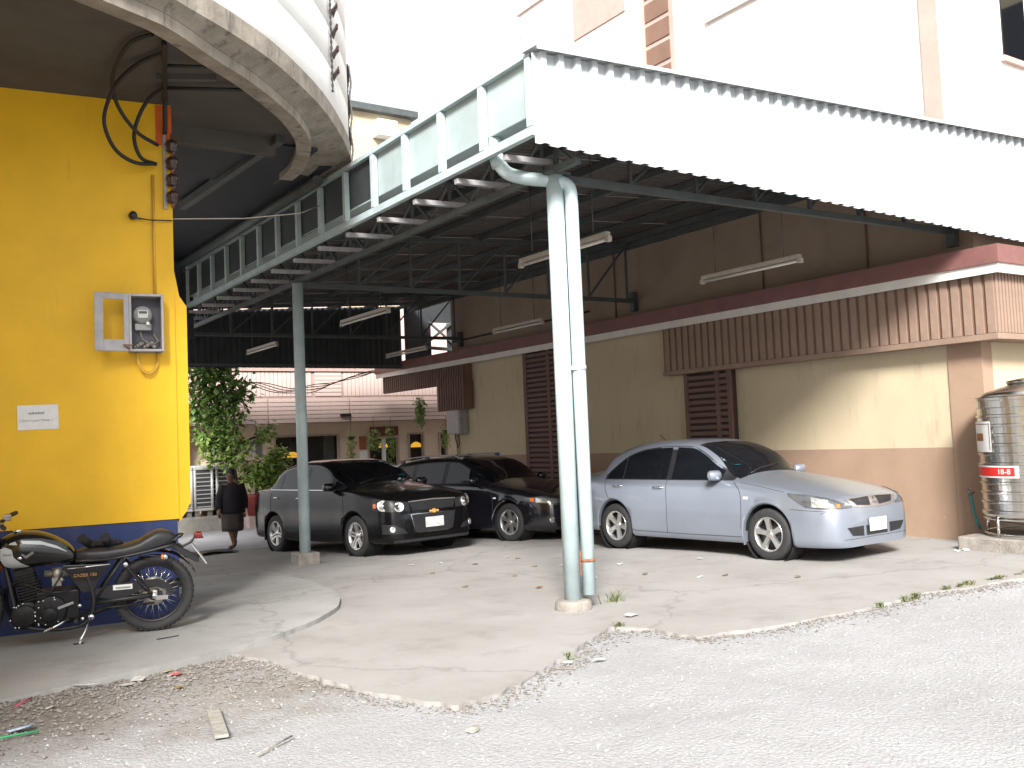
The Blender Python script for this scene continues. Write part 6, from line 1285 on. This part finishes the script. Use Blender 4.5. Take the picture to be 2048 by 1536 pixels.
# face details
mbf = MB(); fd = Vector((-0.55, -0.83, 0)); sd_ = Vector((0.83, -0.55, 0)); hc = Vector((-0.035, -.02, 1.355))
nose = MB().add([hc+fd*.072+Vector((0, 0, .02)), hc+fd*.076+sd_*.012+Vector((0, 0, -.018)), hc+fd*.076-sd_*.012+Vector((0, 0, -.018)), hc+fd*.100+Vector((0, 0, -.014))], [(0, 1, 3), (0, 3, 2), (1, 2, 3)], True).build('nose', 'skin', body)
for s_ in (-1, 1):
    e = hc+fd*.068+sd_*(s_*.026)+Vector((0, 0, .015)); MB().sphere(e, 0.009, 8).build('eye', 'hair', body); e = hc+sd_*(s_*.073); MB().sphere(e, 0.02, 8, (.6, .8, 1.2)).build('ear', 'skin', body)
mo = hc+fd*.072+Vector((0, 0, -.045)); MB().tube([mo-sd_*.02, mo+fd*.004, mo+sd_*.02], 0.005, 6).build('mouth', 'potred', body)
for (hx, hy, hz) in ((-.235, -.09, .66), (.21, -.02, .65)):
    hm = MB()
    for q in range(4): hm.tube([(hx+(-.018+.012*q), hy-.01+.002*q, hz-.01), (hx+(-.02+.013*q), hy-.018, hz-.045-.004*(q in (1, 2))), (hx+(-.02+.013*q), hy-.010, hz-.07-.005*(q in (1, 2)))], [.0085, .008, .0065], 8)
    hm.tube([(hx-.02, hy-.02, hz+.01), (hx-.034, hy-.04, hz-.015), (hx-.034, hy-.045, hz-.038)], [.010, .009, .007], 8); hm.build('fingers', 'skin', body)
hr = MB(); hr.sphere(hc+Vector((.018, .022, .045)), 0.092, 18, (.98, 1.05, 1.0)); hr.sphere(hc+Vector((.045, .055, -.01)), 0.06, 14); hr.build('hair', 'hair', body)
# loose blouse and skirt as lofted cloth
def cloth(name, m, rings, amp, folds):
    rows = []
    for (z, cx, cy, rx, ry) in rings:
        row = []
        for k in range(49):
            a = 2*math.pi*k/48; f = 1+amp*math.sin(folds*a+z*4)*max(0.2, 1-(z-rings[0][0])); row.append((cx+rx*f*math.cos(a), cy+ry*f*math.sin(a), z))
        rows.append(row)
    mb = MB(); mb.grid(rows); o = mb.build(name, m, body); sm2 = o.modifiers.new('s', 'SOLIDIFY'); sm2.thickness = 0.006; return o
cloth('blouse', 'blouse', [(.66, 0, 0, .218, .165), (.72, 0, 0, .212, .16), (.85, 0, 0, .205, .152), (1.0, 0, 0, .20, .148), (1.10, 0, 0, .195, .14), (1.165, 0, 0, .165, .115), (1.205, 0, 0, .10, .085), (1.225, -.01, -.01, .062, .065)], 0.03, 5)
for s_, sh0, el, wr in ((-1, (-.13, 0, 1.175), (-.228, -.01, .93), (-.240, -.06, .75)), (1, (.13, 0, 1.175), (.218, .03, .93), (.218, .005, .74))):
    MB().tube(smooth_curve([sh0, (sh0[0]*1.3, sh0[1], 1.08), el, wr], 12), [.092-.0025*k for k in range(12)], 14).build('sleeve', 'blouse', body)
cloth('skirt', 'skirt', [(.335, 0.0, .02, .185, .16), (.45, 0, .01, .19, .16), (.6, 0, 0, .195, .155), (.74, 0, 0, .175, .14), (.80, 0, 0, .15, .12)], 0.045, 6)
for (c0, c1, c2) in (((.035, .01, .02), (-.03, -.04, .02), (-.13, -.10, .02)), ((.085, .25, .135), (.05, .20, .06), (-.01, .155, .015))):
    sn = MB(); a, b, d = Vector(c0), Vector(c1), Vector(c2); t_ = (d-a).normalized(); w_ = Vector((-t_.y, t_.x, 0)).normalized(); rows = []
    for p, w in ((a, .030), (a.lerp(b, .5), .034), (b, .040), (d, .036)): rows.append([p-w_*w, p+w_*w])
    sn.grid(rows, False); sn.grid([[q-Vector((0, 0, .02)) for q in r_] for r_ in rows], False, True)
    p = b.lerp(d, .35)+Vector((0, 0, .02)); sn.tube([p-w_*.045-Vector((0, 0, .03)), p+Vector((0, 0, .022)), p+w_*.045-Vector((0, 0, .03))], .016, 8); sn.build('sandal', 'sandal', body)

# black crumpled sheet on the road edge
mb = MB(); rows = []
for i in range(9):
    row = []
    for j in range(7):
        x = 4.0+i*0.16; y = 16.6+j*0.12+0.05*math.sin(i*1.3); row.append((x, y, gz(y)+0.02+0.09*abs(mnoise.noise(Vector((x*2.2, y*2.2, 4))))*(1-i/12)))
    rows.append(row)
mb.grid(rows, smooth=False); o = mb.build('rubber_sheet', 'black'); sm3 = o.modifiers.new('s', 'SOLIDIFY'); sm3.thickness = 0.01; tag(o, 'crumpled black rubber sheet lying on the ground behind the motorcycle tail', 'sheet')

# ------------------------------------------------------------------ stones, weeds, litter
rs = random.Random(11)
def stone(mb, x, y, z, s, rng):
    v = [(1, 0, 0), (-1, 0, 0), (0, 1, 0), (0, -1, 0), (0, 0, 1), (0, 0, -1)]; f = [(0, 2, 4), (2, 1, 4), (1, 3, 4), (3, 0, 4), (2, 0, 5), (1, 2, 5), (3, 1, 5), (0, 3, 5)]
    a = rng.uniform(0, 6.28); ca, sa = math.cos(a), math.sin(a); sx, sy, sz = s*rng.uniform(.7, 1.3), s*rng.uniform(.7, 1.3), s*rng.uniform(.4, .8); out = []
    for (p, q, r_) in v:
        p, q, r_ = p*sx*rng.uniform(.8, 1.15), q*sy*rng.uniform(.8, 1.15), r_*sz; p += rng.uniform(-.2, .2)*sx; q += rng.uniform(-.2, .2)*sy
        out.append((x+p*ca-q*sa, y+p*sa+q*ca, z+r_+sz*0.25))
    mb.add(out, f, False)
def in_front(x, y): return y < 4.6 or x < 2.3
X['pebble'] = mat('pale_pebble', (0.20, 0.195, 0.19), 0.9, col2=(0.40, 0.395, 0.39), scale=18, c0=0.3, c1=0.7)
X['pebbledark'] = mat('brown_pebble', (0.10, 0.088, 0.076), 0.9, col2=(0.25, 0.228, 0.205), scale=18, c0=0.3, c1=0.7)
fe = [Vector((*p, 0)) for p in jag(front_edge, 0.05, 0.06)]
mb = MB()
for _ in range(5200):
    x, y = rs.uniform(0.2, 10), rs.uniform(1.6, 6.2)
    if x < y*0.08 or x > y*2.1+0.5: continue
    lim = min(5.0+0.0*x, 5.0) if x > 2.8 else 7.0
    if y > lim-0.05: continue
    stone(mb, x, y, ground_h(x, y), rs.choice((.004, .006, .008, .011)), rs)
tag(mb.build('gravel_stones', 'pebble', fix=False), 'loose pale gravel stones strewn over the street', None, None, 'stuff')
mb = MB()
for _ in range(4200):
    p = rs.choice(fe); x = p.x+rs.gauss(0, .09); y = p.y-abs(rs.gauss(0, .12)); stone(mb, x, y, ground_h(x, y)+.004, rs.choice((.004, .006, .009, .014)), rs)
for _ in range(4600):
    x = rs.uniform(-.2, 2.5); y = 6.95+0.2*x-abs(rs.gauss(0, .55)); stone(mb, x, y, ground_h(x, y)+.004, rs.choice((.004, .006, .008, .011, .017)), rs)
tag(mb.build('broken_rubble', 'pebbledark', fix=False), 'broken rubble along the concrete edges', None, None, 'stuff')
def tuft(name, label, pts, h, n, grp=None):
    mb = MB()
    for (x, y) in pts:
        for _ in range(n):
            a = rs.uniform(0, 6.28); l = h*rs.uniform(.5, 1.2); bx, by = x+rs.gauss(0, h*.35), y+rs.gauss(0, h*.2); z = ground_h(bx, by)+.01; tx, ty = math.cos(a), math.sin(a); w = .006
            mb.add([(bx-ty*w, by+tx*w, z), (bx+ty*w, by-tx*w, z), (bx+tx*l*.35+ty*w*.7, by+ty*l*.35-tx*w*.7, z+l*.7), (bx+tx*l*.7, by+ty*l*.7, z+l*.85), (bx+tx*l*.35-ty*w*.7, by+ty*l*.35+tx*w*.7, z+l*.7)], [(0, 1, 2, 4), (2, 3, 4)], True)
    tag(mb.build(name, 'grass', fix=False), label, 'weeds', grp)
tuft('weed_tuft', 'small green weed tuft right of the front post footing', [(5.72, 6.92)], 0.13, 40)
tuft('weed_tuft', 'low weed at the notch of the concrete edge below the front post', [(5.0, 6.02)], 0.07, 26)
tuft('weed_tuft', 'low weed on the broken concrete edge left of the front post', [(4.1, 5.5)], 0.06, 22)
for k in range(16):
    if k in (1, 4, 5, 9): continue
    xk = 7.2+.17*k+rs.uniform(-.06, .06); tuft('weed_clump', 'low green weed clump on the concrete edge in front of the silver car and tank', [(xk+.02*q, 5.14+rs.uniform(-.02, .02)) for q in range(3)], rs.uniform(.025, .06), rs.choice((12, 16, 20)), 'weed clumps along the right concrete edge')
def lit(name, label, m, x, y, pts, dz=0.012, cat='litter', grp=None, thick=0.003, z=None):
    zz = (z if z is not None else ground_h(x, y))+dz; mb = MB(); n = len(pts); v = [(x+a, y+b, zz+c_) for a, b, c_ in pts]
    mb.add(v+[(p[0], p[1], p[2]-thick) for p in v], [tuple(range(n)), tuple(range(2*n-1, n-1, -1))]+[(i, n+i, n+(i+1) % n, (i+1) % n) for i in range(n)]); return tag(mb.build(name, m), label, cat, grp)
def scrap(s, seed, asp=.6):
    q = random.Random(seed); return [(s*q.uniform(.7, 1.1)*math.cos(a), s*asp*q.uniform(.7, 1.1)*math.sin(a), q.uniform(0, s*.35)) for a in (0.2, 1.1, 1.9, 3.0, 4.1, 5.2)]
X['dirtypaper'] = mat('dirty_paper', (0.36, 0.35, 0.33), 0.7, var=.2, scale=20)
X['green'] = mat('green_straw', (0.03, 0.30, 0.12), .4); X['pinkp'] = mat('pink_straw', (0.55, 0.05, 0.12), .4); X['bluep'] = mat('blue_wrapper', (0.12, 0.32, 0.55), .4, col2=(0.6, 0.6, 0.65), scale=14); X['wood'] = mat('bleached_wood', (0.25, 0.235, 0.21), .8, var=.25, scale=20)
X['yellowp'] = mat('yellow_wrapper', (0.5, 0.42, 0.16), .5); X['redp'] = mat('red_white_wrapper', (0.45, 0.05, 0.05), .4, col2=(0.65, 0.6, 0.6), scale=20, c0=.45, c1=.55); X['dryleaf'] = mat('dry_leaf', (0.17, 0.115, 0.06), .8, var=.4, scale=20)
def rod(name, label, m, p, q, r_, cat):
    a = (p[0], p[1], ground_h(*p)+r_+.02); b = (q[0], q[1], ground_h(*q)+r_+.02); return tag(MB().tube([a, b], r_, 8).build(name, m), label, cat)
rod('straw', 'green drinking straw at the bottom left corner', 'green', (0.42, 6.12), (0.78, 6.12), .006, 'straw'); rod('straw', 'pink drinking straw in the dirt at the left edge', 'pinkp', (.72, 6.66), (.83, 6.80), .005, 'straw'); rod('straw', 'longer white stick lying below the apron edge', 'dirtypaper', (1.10, 7.0), (1.27, 6.94), .006, 'stick'); rod('straw', 'short white stick on the dark dirt at the left', 'dirtypaper', (.82, 7.32), (.93, 7.29), .005, 'stick')
rod('twig', 'thin brown twig on the gravel at the bottom', 'wood', (1.62, 4.86), (1.88, 5.06), .006, 'twig')
lit('wrapper', 'crumpled blue and white wrapper above the green straw', 'bluep', .70, 6.24, scrap(.10, 1)); lit('wrapper', 'red and white wrapper below the broken apron edge', 'redp', 1.74, 6.92, scrap(.055, 2)); lit('wrapper', 'yellowish wrapper scrap against the apron edge', 'yellowp', 1.74, 7.12, scrap(.045, 3)); lit('wrapper', 'orange wrapper scrap in the rubble left of the plank', 'dryleaf', 1.66, 6.52, scrap(.04, 4)); lit('plastic_bag', 'grey plastic bag caught at the broken apron edge', 'dirtypaper', 1.50, 6.95, scrap(.06, 5, .8)); lit('plastic_bag', 'small white plastic bag in the rubble below the apron', 'dirtypaper', 1.40, 6.78, scrap(.055, 6))
lit('cup_lid', 'small white plastic scraps beside the pink straw', 'dirtypaper', .90, 6.55, scrap(.035, 7)); lit('paper_scrap', 'torn white paper on the edge right of the front post footing', 'dirtypaper', 5.35, 6.25, scrap(.10, 8, .35), z=0.0); lit('paper_scrap', 'folded white scrap on the gravel below the post', 'dirtypaper', 4.22, 5.30, scrap(.07, 9, .4)); lit('paper_scrap', 'greyish scrap on the gravel left of the folded scrap', 'dirtypaper', 3.98, 5.36, scrap(.06, 10, .4)); lit('flat_stone', 'pale flat stone alone on the open gravel', 'wood', 2.69, 4.50, scrap(.045, 12, .8), cat='stone', thick=.02, dz=.02)
pk = MB(); a, b = Vector((1.70, 5.88, ground_h(1.7, 5.88)+.02)), Vector((1.57, 5.29, ground_h(1.57, 5.29)+.02)); pk.bar(a, b, .075, .018); tag(pk.build('wood_plank', 'wood', bevel=.004), 'short weathered plank lying in the gravel at the lower left', 'plank')
lit('dark_strip', 'thin dark strip lying on the apron behind the rear wheel', 'black', 2.0, 8.15, [(-.09, -.02, 0), (.09, .01, 0), (.09, .025, 0), (-.09, 0, 0)], z=.042, dz=.006)
for k, (x, y, m) in enumerate(((5.89, 11.29, 'dirtypaper'), (6.23, 11.11, 'dirtypaper'), (7.11, 10.58, 'dryleaf'), (7.15, 10.89, 'dirtypaper'), (6.41, 10.52, 'dryleaf'), (5.2, 8.76, 'dryleaf'), (8.3, 8.4, 'dirtypaper'), (7.02, 7.96, 'dryleaf'), (7.27, 7.37, 'dirtypaper'), (7.52, 7.25, 'dryleaf'), (7.37, 8.79, 'dirtypaper'), (6.7, 9.6, 'dryleaf'), (6.0, 9.0, 'dryleaf'), (7.9, 6.6, 'dryleaf'), (6.5, 8.2, 'dirtypaper'), (5.7, 8.1, 'dryleaf'), (6.9, 9.3, 'dirtypaper'), (5.6, 10.2, 'dryleaf'))):
    lit('dry_leaf' if m == 'dryleaf' else 'paper_bit', 'small dry leaf on the carport floor' if m == 'dryleaf' else 'small pale paper bit on the carport floor', m, x, y, scrap(.05, 20+k, .55), dz=.006, z=gz(y), cat='leaf' if m == 'dryleaf' else 'litter', grp='dry leaves on the carport floor' if m == 'dryleaf' else 'paper bits on the carport floor')
for k, (x, y) in enumerate(((10.66, 6.52), (10.78, 6.5), (10.72, 6.44))): lit('paper_bit', 'crumpled scrap in the small heap beside the tank plinth', 'paper', x, y, scrap(.05, 60+k), dz=.006, z=0.0, grp='scraps beside the tank plinth')
